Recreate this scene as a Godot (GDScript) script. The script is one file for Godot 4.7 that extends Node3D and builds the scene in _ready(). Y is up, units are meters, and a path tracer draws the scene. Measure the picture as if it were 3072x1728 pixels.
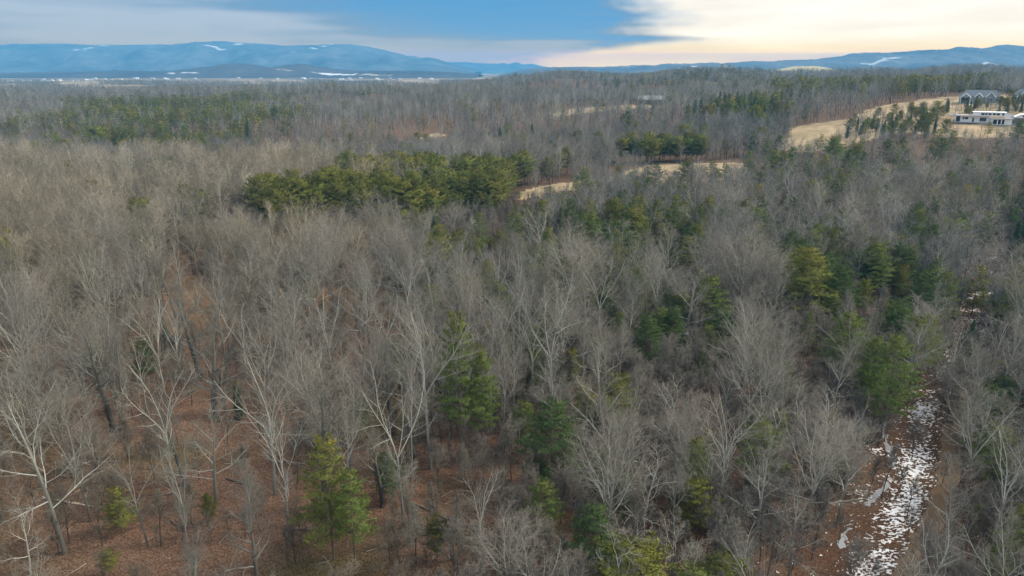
extends Node3D
# Winter woodland seen from a drone: bare hardwoods and pines, a snowy creek, a hill farm with houses, a valley and blue ridges.
# x is to the right, D (= -z) is away from the camera, metres.

const EYE := 58.0
const PITCH := 17.5
const FOCAL := 692.0      # of a picture 1024 wide, used for the lens and to work out which trees show largest

class MB:
	var v := PackedVector3Array()
	var n := PackedVector3Array()
	var c := PackedColorArray()
	var i := PackedInt32Array()
	var u := PackedVector2Array()

	func tube(pts: PackedVector3Array, r0: float, r1: float, sides: int, c0: Color, c1: Color, tip: bool) -> void:
		var m := pts.size()
		var first := v.size()
		for k in m:
			var t := float(k) / float(m - 1)
			var d: Vector3 = (pts[mini(k + 1, m - 1)] - pts[maxi(k - 1, 0)]).normalized()
			var a := d.cross(Vector3(0.31, 0.17, 0.93))
			if a.length_squared() < 0.01:
				a = d.cross(Vector3(1, 0, 0))
			a = a.normalized()
			var b := d.cross(a)
			var col := c0.lerp(c1, t)
			if tip and k == m - 1:
				v.append(pts[k]); n.append(d); c.append(col)
				break
			var r := lerpf(r0, r1, t)
			for s in sides:
				var w := TAU * s / sides
				var o := a * cos(w) + b * sin(w)
				v.append(pts[k] + o * r); n.append(o); c.append(col)
		for k in m - 1:
			var p := first + k * sides
			for s in sides:
				var s2 := (s + 1) % sides
				if tip and k == m - 2:
					i.append(p + s); i.append(p + sides); i.append(p + s2)
				else:
					var q := p + sides
					i.append(p + s); i.append(q + s2); i.append(p + s2)
					i.append(p + s); i.append(q + s); i.append(q + s2)

	func spike(p: Vector3, q: Vector3, r: float, col: Color, col2: Color) -> void:   # a three-sided twig that ends in a point
		var d := (q - p).normalized()
		var a := d.cross(Vector3(0.31, 0.17, 0.93)).normalized()
		var b := d.cross(a)
		var f := v.size()
		for s in 3:
			var w := TAU * s / 3.0
			var o := a * cos(w) + b * sin(w)
			v.append(p + o * r); n.append(o); c.append(col)
		v.append(q); n.append(d); c.append(col2)
		for s in 3:
			i.append(f + s); i.append(f + 3); i.append(f + (s + 1) % 3)

	func blade(p: Vector3, d: Vector3, side: Vector3, l: float, w: float, nn: Vector3, col: Color) -> void:   # one spray of needles
		var f := v.size()
		if side.cross(d).dot(nn) < 0.0:
			side = -side
		v.append(p + side * w * 0.5); v.append(p - side * w * 0.5); v.append(p + d * l)
		for s in 3:
			n.append(nn); c.append(col); i.append(f + s)

	func quad(a: Vector3, b: Vector3, cc: Vector3, d: Vector3, col := Color.WHITE) -> void:
		var f := v.size()
		var nn := (cc - a).cross(b - a).normalized()
		for p: Vector3 in [a, b, cc, d]:
			v.append(p); n.append(nn); c.append(col)
		for s: int in [0, 1, 2, 0, 2, 3]:
			i.append(f + s)

	func tri(a: Vector3, b: Vector3, cc: Vector3, col := Color.WHITE) -> void:
		var f := v.size()
		var nn := (cc - a).cross(b - a).normalized()
		for p: Vector3 in [a, b, cc]:
			v.append(p); n.append(nn); c.append(col)
		for s in 3:
			i.append(f + s)

	func box(lo: Vector3, hi: Vector3) -> void:
		var p := [Vector3(lo.x, lo.y, lo.z), Vector3(hi.x, lo.y, lo.z), Vector3(hi.x, hi.y, lo.z), Vector3(lo.x, hi.y, lo.z), Vector3(lo.x, lo.y, hi.z), Vector3(hi.x, lo.y, hi.z), Vector3(hi.x, hi.y, hi.z), Vector3(lo.x, hi.y, hi.z)]
		for f: Array in [[0, 1, 2, 3], [5, 4, 7, 6], [4, 0, 3, 7], [1, 5, 6, 2], [3, 2, 6, 7], [4, 5, 1, 0]]:
			quad(p[f[0]], p[f[1]], p[f[2]], p[f[3]])

	func add(o: MB) -> void:
		var f := v.size()
		v.append_array(o.v); n.append_array(o.n); c.append_array(o.c)
		for k in o.i:
			i.append(f + k)

	func mesh(m: Material) -> ArrayMesh:
		var a := []
		a.resize(Mesh.ARRAY_MAX)
		a[Mesh.ARRAY_VERTEX] = v
		a[Mesh.ARRAY_NORMAL] = n
		a[Mesh.ARRAY_COLOR] = c
		if u.size() == v.size():
			a[Mesh.ARRAY_TEX_UV] = u
		a[Mesh.ARRAY_INDEX] = i
		var am := ArrayMesh.new()
		am.add_surface_from_arrays(Mesh.PRIMITIVE_TRIANGLES, a)
		am.surface_set_material(0, m)
		return am

var rng := RandomNumberGenerator.new()
var n_big := FastNoiseLite.new()
var n_mid := FastNoiseLite.new()
var n_fine := FastNoiseLite.new()
var n_sky := FastNoiseLite.new()
var used := {}

# ---------------------------------------------------------------- small helpers
func ss(a: float, b: float, x: float) -> float:
	var t := clampf((x - a) / (b - a), 0.0, 1.0)
	return t * t * (3.0 - 2.0 * t)

func gs(x: float) -> float:
	return exp(-x * x)

func rv() -> Vector3:
	return Vector3(rng.randf_range(-1, 1), rng.randf_range(-1, 1), rng.randf_range(-1, 1))

func rr(a: float, b: float) -> float:
	return rng.randf_range(a, b)

func numbered(called: String) -> String:
	var k: int = used.get(called, 0)
	used[called] = k + 1
	return called if k == 0 else "%s_%03d" % [called, k]

func tag(o: Node, label := "", category := "", group := "", kind := "") -> void:
	if label: o.set_meta("label", label)
	if category: o.set_meta("category", category)
	if group: o.set_meta("group", group)
	if kind: o.set_meta("kind", kind)

func thing(called: String, at: Vector3, turn: float, label: String, category: String, group := "") -> Node3D:
	var o := Node3D.new()
	o.name = numbered(called)
	add_child(o)
	o.position = at
	o.rotation.y = turn
	tag(o, label, category, group)
	return o

func put(called: String, m: Mesh, parent: Node = self) -> MeshInstance3D:
	var o := MeshInstance3D.new()
	o.name = numbered(called) if parent == self else called
	o.mesh = m
	parent.add_child(o, true)
	return o

func mat(col: Color, rough := 0.9, spec := 0.3) -> StandardMaterial3D:   # col is linear
	var m := StandardMaterial3D.new()
	m.albedo_color = col.linear_to_srgb()
	m.roughness = rough
	m.metallic_specular = spec
	return m

func vmat(rough := 0.95, spec := 0.2) -> StandardMaterial3D:   # colour from the vertices
	var m := StandardMaterial3D.new()
	m.vertex_color_use_as_albedo = true
	m.roughness = rough
	m.metallic_specular = spec
	return m

func noise_tex(freq: float, type: int, oct: int, lo: Color, hi: Color, sd: int) -> NoiseTexture2D:
	var f := FastNoiseLite.new()
	f.noise_type = type
	f.frequency = freq
	f.fractal_octaves = oct
	f.seed = sd
	var t := NoiseTexture2D.new()
	t.width = 1024
	t.height = 1024
	t.seamless = true
	t.noise = f
	var g := Gradient.new()
	g.set_color(0, lo)
	g.set_color(1, hi)
	t.color_ramp = g
	return t

# ---------------------------------------------------------------- the land
func creek_x(D: float) -> float:
	return 46.5 + 0.76 * (D - 74.0) + 1.6 * sin(D * 0.09)

func land(x: float, D: float) -> float:
	var far_rise := 13.0 + 15.0 * ss(-300, 200, x)
	var lefty := 1.0 - ss(-0.12, 0.02, x / maxf(D, 300.0))
	var y := far_rise * ss(300, 850, D)
	y -= 13.0 * gs((x + 170.0) / 210.0) * gs((D - 500.0) / 75.0)
	y += 27.0 * gs((x - 400.0) / 190.0) * gs((D - 520.0) / 210.0)
	y -= 4.0 * gs((x - creek_x(D)) / 16.0) * (1.0 - ss(260, 360, D))
	y += 13.0 * gs((D - 1500.0) / 420.0) * ss(-200, 500, x)
	y -= (far_rise - 8.0) * lerpf(ss(1500, 2700, D), ss(1000, 1750, D), lefty)
	var rough := 1.0 - ss(2200, 3000, D)
	y += 0.5 * n_mid.get_noise_2d(x, D) * rough + 1.2 * n_big.get_noise_2d(x * 4.0, D * 4.0) * ss(150, 500, D) * rough
	y += 26.0 * n_big.get_noise_2d(x * 0.7, D * 0.8) * ss(560, 900, D) * rough * (1.0 - 0.85 * lefty * ss(1000, 1400, D)) * (1.0 - 0.8 * gs((x - 350.0) / 230.0) * gs((D - 520.0) / 260.0))
	return y

func seen_at(x: float, D: float, y: float) -> Vector2:   # where a point falls in a 1024 x 576 picture
	var p := deg_to_rad(PITCH)
	var f := D * cos(p) - (y - EYE) * sin(p)
	return Vector2(512.0 + FOCAL * x / f, 288.0 - FOCAL * ((y - EYE) * cos(p) + D * sin(p)) / f)

func poly(a: Array) -> PackedVector2Array:
	var p := PackedVector2Array()
	for k in a.size() / 2:
		p.append(Vector2(a[2 * k], a[2 * k + 1]))
	return p

func within(x: float, D: float, polys: Array) -> bool:
	for p: PackedVector2Array in polys:
		if Geometry2D.is_point_in_polygon(Vector2(x, D), p):
			return true
	return false

var meadows := []
var tan_glades := []
var low_woods := []      # where the hardwoods are young and low
var pines_dense := []     # [polygon, share of evergreens, species]

func lay_out() -> void:
	meadows = [
		poly([-3, 310, 9, 349, 48, 379, 86, 420, 137, 411, 121, 365, 65, 351, 24, 340]),
		poly([160, 430, 205, 512, 248, 523, 297, 560, 350, 575, 420, 560, 400, 440, 310, 420, 273, 430, 253, 461, 210, 440]),
		poly([30, 640, 66, 690, 135, 699, 136, 672, 95, 664]),
		poly([-86, 558, -60, 591, -57, 575, -76, 550]),
	]
	tan_glades = [
		poly([-117, 227, -113, 227, -98, 197, -72, 174, -64, 152, -80, 149]),
		poly([-56, 183, -37, 187, -32, 158, -47, 152]),
	]
	low_woods = [
		poly([-105, 205, 10, 215, 15, 312, -30, 300, -110, 262]),
		poly([-6, 262, 30, 278, 34, 345, 0, 345]),
		poly([62, 310, 135, 330, 142, 420, 60, 420]),
		poly([150, 385, 235, 350, 330, 400, 420, 430, 420, 560, 340, 560, 200, 510]),
		poly([-100, 520, -45, 520, -45, 600, -95, 600]),
	]
	pines_dense = [
		[poly([-96, 255, -27, 253, -28, 290, -105, 291]), 0.92, 1],
		[poly([-79, 310, 8, 312, 2, 345, 25, 368, -92, 372]), 0.92, 1],
		[poly([-29, 271, -3, 271, -5, 326, -34, 327]), 0.9, 1],
		[poly([50, 422, 121, 412, 121, 432, 51, 441]), 0.92, 1],
		[poly([-340, 506, -236, 498, -240, 600, -470, 690]), 0.7, 2],
		[poly([-341, 545, -176, 558, -264, 852, -529, 859]), 0.8, 2],
		[poly([-388, 765, -280, 762, -352, 966, -487, 966]), 0.75, 2],
		[poly([-376, 1092, -200, 1047, -317, 1671, -572, 1671]), 0.8, 2],
		[poly([250, 640, 420, 600, 760, 1000, 330, 1000]), 0.75, 2],
		[poly([288, 572, 400, 600, 500, 700, 420, 760, 330, 660]), 0.9, 1],
		[poly([140, 542, 200, 503, 231, 587, 167, 656]), 0.85, 3],
		[poly([205, 450, 236, 440, 264, 442, 300, 488, 288, 515, 242, 506]), 0.75, 3],
		[poly([300, 484, 345, 470, 420, 490, 420, 512, 306, 512]), 0.5, 3],
		[poly([140, 300, 180, 310, 190, 384, 150, 393]), 0.4, 0],
		[poly([207, 375, 230, 362, 239, 399, 216, 410]), 0.3, 0],
		[poly([12, 186, 53, 186, 66, 240, 12, 240]), 0.8, 0],
		[poly([-17, 486, 19, 471, 21, 523, -18, 535]), 0.25, 0],
		[poly([101, 822, 286, 727, 484, 1066, 145, 1191]), 0.28, 0],
		[poly([50, 112, 80, 112, 112, 176, 68, 178]), 0.62, 0],
		[poly([18, 100, 40, 100, 48, 134, 22, 134]), 0.5, 0],
		[poly([-24, 184, 4, 184, 4, 216, -26, 216]), 0.5, 1],
		[poly([-60, 1500, 420, 1250, 600, 1700, -60, 1900]), 0.3, 2],
	]

func hedges() -> Array:
	return [pines_dense[11][0], pines_dense[12][0]]

func evergreen_share(x: float, D: float) -> Vector2:   # (share, species)
	var j := clampf((D - 150.0) * 0.03, 2.0, 45.0) if D < 450.0 else clampf(D * 0.045, 4.0, 60.0)
	x += j * n_mid.get_noise_2d(x * 0.9, D * 0.6) * 1.8
	D += j * n_mid.get_noise_2d(x * 0.9 + 400.0, D * 0.6) * 2.4
	for z: Array in pines_dense:
		if Geometry2D.is_point_in_polygon(Vector2(x, D), z[0]):
			return Vector2(z[1], z[2])
	if D < 240.0 and x > -25.0:
		return Vector2(0.36 if D < 140.0 else 0.28, 0)
	if D < 340.0 and x > 0.02 * D:
		return Vector2(0.18, 0)
	if x > 0.28 * D and D < 430.0:
		return Vector2(0.13, 0)
	return Vector2(0.045, 2)

# ---------------------------------------------------------------- sky
const HAZE := 0.000105        # per metre; the air's own thickness
const HAZE_TOP := 354.0      # how far above the eye the haze of the valley reaches
var haze_glow := Color(0.07, 0.30, 0.56)   # what a very deep layer of that haze looks like from here

func sky_color(az: float, el: float) -> Color:   # degrees; linear, as the upper air looks from under the valley haze
	var blue := Color(0.05, 0.185, 0.345).lerp(Color(0.10, 0.235, 0.37), gs(el / 2.0))
	blue = blue.lerp(Color(0.07, 0.21, 0.42), ss(8, 30, el))
	var streak := n_sky.get_noise_2d(az * 1.3, el * 22.0)
	var streak2 := n_sky.get_noise_2d(az * 5.0 + 300.0, el * 36.0)
	blue = blue * (1.0 + 0.13 * streak + 0.10 * streak2)
	# the thin white veil on the left; its edge runs down to the right
	var edge := -19.5 + 29.5 * (1.0 - ss(0.6, 5.4, el)) + 9.0 * streak
	if el > 6.0:
		edge -= (el - 6.0) * 1.2
	var veil := 0.88 * (1.0 - ss(-12.0, 8.0, az - edge)) * (0.92 + 0.5 * streak + 0.2 * streak2)
	veil = maxf(veil, 0.8 * ss(0.0, 0.6, n_sky.get_noise_2d(az * 2.0, el * 38.0 + 50.0) + 0.4 * gs((el - 1.4) / 0.8)) * ss(-20, -2, az) * (1.0 - ss(3.0, 4.5, el)))
	veil = clampf(veil, 0.0, 0.94)
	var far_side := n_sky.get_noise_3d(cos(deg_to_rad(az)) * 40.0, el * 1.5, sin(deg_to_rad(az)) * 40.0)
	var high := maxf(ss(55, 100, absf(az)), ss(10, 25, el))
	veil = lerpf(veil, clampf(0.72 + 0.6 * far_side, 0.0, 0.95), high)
	veil *= 1.0 - 0.8 * ss(5.5, 9.5, el) * (1.0 - ss(20, 28, el))   # added clear belt, keeping the sky dim between low veil and high cloud
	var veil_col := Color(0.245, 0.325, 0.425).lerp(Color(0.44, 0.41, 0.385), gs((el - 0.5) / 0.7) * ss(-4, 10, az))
	veil_col = veil_col.lerp(Color(0.90, 0.89, 0.87), high)  # unseen overhead cloud, brightened to throw more light on the woods
	var col := blue.lerp(veil_col, veil)
	# the bright cloud deck on the right
	var e2 := 9.4 + 2.6 * gs((el - 3.6) / 0.75) - 1.8 * gs((el - 2.75) / 0.35) + 3.4 * gs((el - 2.3) / 0.3) - 9.0 * (1.0 - ss(0.6, 1.9, el)) + 2.2 * streak + 1.0 * streak2
	if el > 5.5:
		e2 += (el - 5.5) * 0.25
	var deck := ss(-3.2, 4.0, az - e2 + 2.2 * streak2 + 1.6 * n_sky.get_noise_2d(az * 12.0, el * 40.0)) * (1.0 - ss(100, 150, az))
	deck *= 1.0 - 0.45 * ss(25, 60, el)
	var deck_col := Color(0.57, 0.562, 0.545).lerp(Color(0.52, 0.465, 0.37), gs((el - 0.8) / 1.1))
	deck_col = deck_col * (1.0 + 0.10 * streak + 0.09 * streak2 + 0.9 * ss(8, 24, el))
	col = col.lerp(deck_col, deck)
	# seen through the haze it is bluer low down; what stands above the haze is warmer by as much
	var t := exp(-HAZE * minf(HAZE_TOP / tan(deg_to_rad(maxf(el, 0.4))), 16000.0))
	for k in 3:
		col[k] = maxf((col[k] - haze_glow[k] * (1.0 - t)) / t, 0.02)
	return col

func make_sky() -> Sky:
	var W := 4096
	var H := 2048
	var coarse := Image.create(512, 256, false, Image.FORMAT_RGBF)
	for y in 256:
		var el := 90.0 - (y + 0.5) * 180.0 / 256.0
		for x in 512:
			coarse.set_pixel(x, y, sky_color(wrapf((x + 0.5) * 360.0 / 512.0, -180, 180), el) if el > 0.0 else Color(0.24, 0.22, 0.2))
	coarse.resize(W, H, Image.INTERPOLATE_CUBIC)
	var top := int((90.0 - 12.0) / 180.0 * H)
	var bottom := H / 2
	for y in range(top, bottom):
		var el := 90.0 - (y + 0.5) * 180.0 / H
		for x in W:
			var az := wrapf((x + 0.5) * 360.0 / W, -180, 180)
			if absf(az) < 50.0:
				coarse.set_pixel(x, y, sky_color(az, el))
	var m := PanoramaSkyMaterial.new()
	m.panorama = ImageTexture.create_from_image(coarse)
	var s := Sky.new()
	s.sky_material = m
	return s

# ---------------------------------------------------------------- bare trees
var SEG := [6, 5, 3, 2, 1]
var WOB := [0.06, 0.22, 0.26, 0.3, 0.3]
var TROP := [0.0, 0.10, 0.06, 0.03, 0.02]
var SIDES := [6, 4, 3, 3, 3]
var CNT := [0, 9, 8, 6, 0]
var THICK := 1.0
var bark := Color(0.17, 0.155, 0.135)
var limb_col := Color(0.30, 0.285, 0.255)
var twig_col := Color(0.215, 0.185, 0.16)
var DEEP := 4

func grow(mb: MB, p: Vector3, d: Vector3, l: float, r: float, lvl: int) -> void:
	if lvl >= DEEP:
		var e := (d + rv() * 0.25).normalized()
		mb.spike(p, p + e * l, maxf(r, 0.0095 * THICK), twig_col, twig_col)
		return
	var ns: int = SEG[lvl]
	var pts := PackedVector3Array([p])
	var dirs := PackedVector3Array()
	var dd := d
	var q := p
	for k in ns:
		dd = (dd + rv() * WOB[lvl] + Vector3.UP * TROP[lvl]).normalized()
		q += dd * (l / ns)
		pts.append(q)
		dirs.append(dd)
	var r1 := r * 0.3
	var ca: Color = limb_col if lvl <= 2 else twig_col
	var cb: Color = limb_col if lvl <= 1 else limb_col.lerp(twig_col, 0.6) if lvl == 2 else twig_col
	var rm := 0.011 * THICK * (1.3 if lvl == 2 else 1.0) if lvl >= 2 else 0.0
	mb.tube(pts, maxf(r, rm), maxf(r1, rm * 0.5), SIDES[lvl], ca, cb, lvl >= 2)
	var cnt: int = CNT[lvl]
	var turn := rr(0, TAU)
	for j in cnt:
		var t: float = 0.22 + 0.78 * (j + rng.randf()) / cnt
		var at := t * ns
		var k := mini(int(at), ns - 1)
		var pp := pts[k].lerp(pts[k + 1], at - k)
		var base := dirs[k]
		turn += 2.4 + rr(-0.6, 0.6)
		var side := base.cross(Vector3(0.3, 0.2, 0.9)).normalized()
		side = side.rotated(base, turn)
		var a := rr(0.5, 0.95)
		grow(mb, pp, (base * cos(a) + side * sin(a)).normalized(), l * rr(0.34, 0.6) * (1.15 - 0.6 * t), lerpf(r, r1, t) * 0.55, lvl + 1)

# form: 0 spreading oak, 1 vase, 2 pole, 3 crooked, 4 round
func bare_parts(form: int, h: float, spread: float, sd: int) -> Array:   # [trunk, limb, limb, ...]
	rng.seed = sd
	WOB[1] = 0.22
	var out := []
	var trunk := MB.new()
	var tr: float = h * 0.0095 * pow(THICK, 0.3)
	if sd == 100:
		tr *= 2.1
	var th: float = h * [0.78, 0.45, 0.88, 0.7, 0.5][form]
	var d := Vector3(rr(-0.04, 0.04), 1, rr(-0.04, 0.04)).normalized()
	if form == 3:
		d = Vector3(rr(-0.16, 0.16), 1, rr(-0.16, 0.16)).normalized()
	var pts := PackedVector3Array([Vector3(0, -0.6, 0)])
	var q: Vector3 = pts[0]
	for k in 7:
		d = (d + rv() * (0.16 if form == 3 else 0.05) + Vector3.UP * 0.05).normalized()
		q += d * ((th + 0.6) / 7.0)
		pts.append(q)
	var top_r: float = tr * [0.25, 0.7, 0.2, 0.3, 0.6][form]
	trunk.tube(pts, tr * 1.25, top_r, 6 if THICK < 2.0 else 3, bark, bark.lerp(limb_col, 0.8), false)
	out.append(trunk)
	var n: int = [13, 9, 13, 10, 13][form]
	if THICK > 2.0:
		n = 8
	elif THICK > 1.5:
		n = 10
	if form == 3:
		WOB[1] = 0.42
	for j in n:
		var f := float(j) / float(n - 1)
		var t := 1.0
		var a := 0.0
		var l := 0.0
		var r := 0.0
		match form:
			0:
				t = lerpf(0.34, 1.0, f); a = lerpf(1.25, 0.25, f) + rr(-0.15, 0.15)
				l = spread * lerpf(1.0, 0.75, f) * rr(0.8, 1.1)
			1:
				var leader := j < 4
				t = 1.0 if leader else rr(0.55, 1.0)
				a = rr(0.2, 0.55) if leader else rr(0.6, 1.0)
				l = (h - th) * rr(0.85, 1.05) if leader else spread * rr(0.6, 0.9)
			2:
				t = lerpf(0.5, 1.0, f); a = lerpf(0.95, 0.2, f) + rr(-0.2, 0.2)
				l = spread * lerpf(0.9, 0.6, f) * rr(0.75, 1.1)
			3:
				t = lerpf(0.35, 1.0, f); a = rr(0.5, 1.35) * lerpf(1.0, 0.5, f)
				l = spread * rr(0.6, 1.15)
			4:
				t = lerpf(0.5, 1.0, f); a = lerpf(1.2, 0.15, pow(f, 0.8)) + rr(-0.12, 0.12)
				l = (h - th) * lerpf(0.85, 1.0, f) * rr(0.9, 1.05)
		var at := t * 7.0
		var k := mini(int(at), 6)
		var pp := pts[k].lerp(pts[k + 1], at - k)
		var az := 2.4 * j + rr(-0.5, 0.5)
		var dir := Vector3(cos(az) * sin(a), cos(a), sin(az) * sin(a))
		r = lerpf(tr * 1.25, top_r, t) * (0.62 if form == 1 and j < 4 else 0.45)
		var mb := MB.new()
		grow(mb, pp - dir * 0.05, dir, l, r, 1)
		out.append(mb)
	return out

func merged(parts: Array) -> MB:
	var m := MB.new()
	for p: MB in parts:
		m.add(p)
	return m

func quality(q: int) -> void:   # 0 near, 1 middle, 2 far
	DEEP = [4, 4, 3][q]
	THICK = [1.0, 1.8, 4.0][q]
	CNT = [[0, 10, 7, 5, 0], [0, 8, 7, 5, 0], [0, 7, 7, 0, 0]][q]
	SEG = [[6, 5, 3, 2, 1], [6, 4, 2, 1, 1], [3, 2, 1, 1, 1]][q]
	SIDES = [[6, 4, 3, 3, 3], [6, 3, 3, 3, 3], [3, 3, 3, 3, 3]][q]

# ---------------------------------------------------------------- evergreens
# kind: 0 white pine, 1 scrub pine (rounded), 2 cedar or spruce (narrow cone)
func pine_parts(kind: int, h: float, rad: float, q: int, sd: int, green: Color, tip_col: Color) -> Array:   # [trunk, crown]
	rng.seed = sd
	var trunk := MB.new()
	var tr := h * 0.011
	var pts := PackedVector3Array([Vector3(0, -0.6, 0)])
	for k in 5:
		pts.append(Vector3(rr(-0.12, 0.12), h * (k + 1) / 5.0 * 0.98, rr(-0.12, 0.12)))
	trunk.tube(pts, tr, tr * 0.15, 6 if q < 2 else 3, Color(0.13, 0.105, 0.085), Color(0.15, 0.11, 0.08), true)
	var crown := MB.new()
	var y0: float = h * [rr(0.2, 0.34), rr(0.25, 0.36), 0.04][kind]
	var step: float = [0.72, 0.6, 0.42][kind] * [1.0, 1.5, 2.6][q] * clampf(h / 16.0, 0.55, 1.3)
	var bl: float = [0.36, 0.3, 0.24][kind] * [1.0, 1.7, 3.2][q]
	var bw: float = [0.055, 0.06, 0.06][kind] * [1.0, 2.1, 5.0][q]
	var per: int = [11, 7, 5][q]
	var y := y0
	var whorl := rr(0, TAU)
	while y < h * 0.985:
		var t := (y - y0) / (h - y0)
		var prof := 1.0
		match kind:
			0: prof = (0.2 + 0.8 * pow(1.0 - t, 0.75)) * minf(1.0, 0.65 + 1.6 * t)
			1: prof = sqrt(maxf(0.03, 1.0 - pow(t, 2.4))) * minf(1.0, 0.55 + 1.8 * t)
			2: prof = 0.07 + 0.93 * pow(1.0 - t, 0.95) * minf(1.0, 0.6 + 3.0 * t)
		var nb: int = [6, 5, 6][kind] - (1 if q == 2 else 0)
		whorl += 0.7
		for b in nb:
			if rng.randf() < 0.1:
				continue
			var az := whorl + TAU * b / nb + rr(-0.35, 0.35)
			var l := rad * prof * rr(0.5, 1.18)
			var up: float = [lerpf(-0.02, 0.75, t * t), lerpf(0.1, 0.8, t), lerpf(0.25, 0.9, t)][kind] + rr(-0.15, 0.15)
			var d := Vector3(cos(az), up, sin(az)).normalized()
			var p0 := Vector3(0, y + rr(-0.2, 0.2), 0)
			var mid := p0 + d * l * 0.5
			var end := mid + (d + Vector3.UP * rr(0.0, 0.35)).normalized() * l * 0.5
			crown.tube(PackedVector3Array([p0, mid, end]), 0.035 * clampf(l / 3.0, 0.4, 1.4) * (1.0 + q), 0.01, 3, Color(0.12, 0.095, 0.075), Color(0.10, 0.09, 0.06), true)
			var lat := d.cross(Vector3.UP).normalized()
			var ns := maxi(2, int(l * [3.0, 1.7, 0.9][q] / (1.0 if kind < 2 else 0.8)))
			for s in ns:
				var f := lerpf(0.28, 1.0, (s + rng.randf()) / ns)
				var c0 := p0.lerp(mid, f * 2.0) if f < 0.5 else mid.lerp(end, f * 2.0 - 1.0)
				for side in ([-1, 0, 1] if q < 2 else [0]):
					var cc: Vector3 = c0 + lat * side * l * rr(0.12, 0.34) * (1.15 - f) + Vector3(rr(-0.1, 0.1), rr(-0.12, 0.16), rr(-0.1, 0.1))
					var out := Vector3(cc.x, 0.25 * l, cc.z).normalized()
					var tint := rr(0.72, 1.25)
					var warm := clampf((t - 0.72) * 2.6, 0.0, 0.75) * rng.randf() + 0.12 * rng.randf()
					for k in per:
						var bd: Vector3 = (d * 0.55 + lat * side * 0.4 + rv() * 0.95 + Vector3.UP * 0.3).normalized()
						var sd2: Vector3 = bd.cross(rv()).normalized()
						var nn: Vector3 = bd.cross(sd2)
						if nn.dot(out) < 0:
							nn = -nn
						nn = (nn * 0.55 + out * 0.75 + Vector3.UP * 0.3).normalized()
						var col := green.lerp(tip_col, warm) * (tint * rr(0.85, 1.15))
						crown.blade(cc + rv() * 0.1, bd, sd2, bl * rr(0.7, 1.2), bw, nn, col)
		y += step * rr(0.8, 1.2)
	return [trunk, crown]

# ---------------------------------------------------------------- the woods
var bark_mat: StandardMaterial3D
var needle_mat: StandardMaterial3D
var protos := []          # {parts: [Mesh], names: [String], h, look, kind, form}
var mid_protos := []      # {mesh, h, kind, form}
var far_protos := []
var shrub_protos := []
var trees := []           # every near tree: {x, d, s, rot, kind, form, proto, hero}

const BARE := 0
const GREEN := 1
var LOOKS := [
	# form, height, spread, bark (trunk shade mixed into its tone), limb, twig, words
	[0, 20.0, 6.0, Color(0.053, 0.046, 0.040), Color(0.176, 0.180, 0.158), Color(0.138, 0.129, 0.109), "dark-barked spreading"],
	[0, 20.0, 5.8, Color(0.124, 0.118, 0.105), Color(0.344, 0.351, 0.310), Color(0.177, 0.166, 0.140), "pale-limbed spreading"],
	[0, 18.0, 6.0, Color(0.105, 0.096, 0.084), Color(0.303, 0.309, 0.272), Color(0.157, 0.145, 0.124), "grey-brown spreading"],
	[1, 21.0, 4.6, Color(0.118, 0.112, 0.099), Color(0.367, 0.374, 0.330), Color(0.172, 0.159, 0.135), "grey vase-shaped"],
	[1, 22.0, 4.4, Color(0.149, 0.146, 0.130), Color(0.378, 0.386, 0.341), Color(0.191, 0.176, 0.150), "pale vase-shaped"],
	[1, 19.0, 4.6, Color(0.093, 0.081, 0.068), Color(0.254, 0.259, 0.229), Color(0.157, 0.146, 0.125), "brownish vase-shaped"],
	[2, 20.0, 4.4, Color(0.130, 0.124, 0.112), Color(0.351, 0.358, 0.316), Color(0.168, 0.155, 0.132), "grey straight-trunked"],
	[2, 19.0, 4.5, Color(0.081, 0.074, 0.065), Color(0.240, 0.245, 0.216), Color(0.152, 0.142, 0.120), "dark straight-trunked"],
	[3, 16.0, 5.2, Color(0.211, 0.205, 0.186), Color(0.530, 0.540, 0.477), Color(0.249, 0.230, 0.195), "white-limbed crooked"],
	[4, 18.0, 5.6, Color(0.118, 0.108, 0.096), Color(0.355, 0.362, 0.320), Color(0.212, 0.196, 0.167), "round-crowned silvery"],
]
var PINE_LOOKS := [
	# kind, height, radius, green, tip, words
	[0, 22.0, 6.0, Color(0.101, 0.152, 0.040), Color(0.325, 0.264, 0.063), "plume-branched green pine"],
	[0, 18.0, 6.0, Color(0.112, 0.166, 0.043), Color(0.265, 0.244, 0.063), "broad green pine"],
	[0, 15.0, 5.6, Color(0.069, 0.116, 0.040), Color(0.121, 0.166, 0.053), "dark green pine"],
	[0, 17.0, 5.6, Color(0.152, 0.179, 0.043), Color(0.385, 0.292, 0.063), "yellow-topped pine"],
	[1, 14.0, 5.0, Color(0.144, 0.157, 0.035), Color(0.231, 0.220, 0.050), "round olive pine"],
	[1, 13.0, 5.2, Color(0.116, 0.137, 0.035), Color(0.201, 0.189, 0.045), "bushy olive pine"],
	[1, 12.0, 4.8, Color(0.166, 0.183, 0.039), Color(0.251, 0.236, 0.052), "yellow-green bushy pine"],
	[2, 12.0, 2.5, Color(0.073, 0.101, 0.047), Color(0.101, 0.137, 0.053), "narrow dark cedar"],
	[2, 13.0, 3.4, Color(0.069, 0.121, 0.064), Color(0.101, 0.156, 0.072), "blue-green cone-shaped evergreen"],
]

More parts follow.
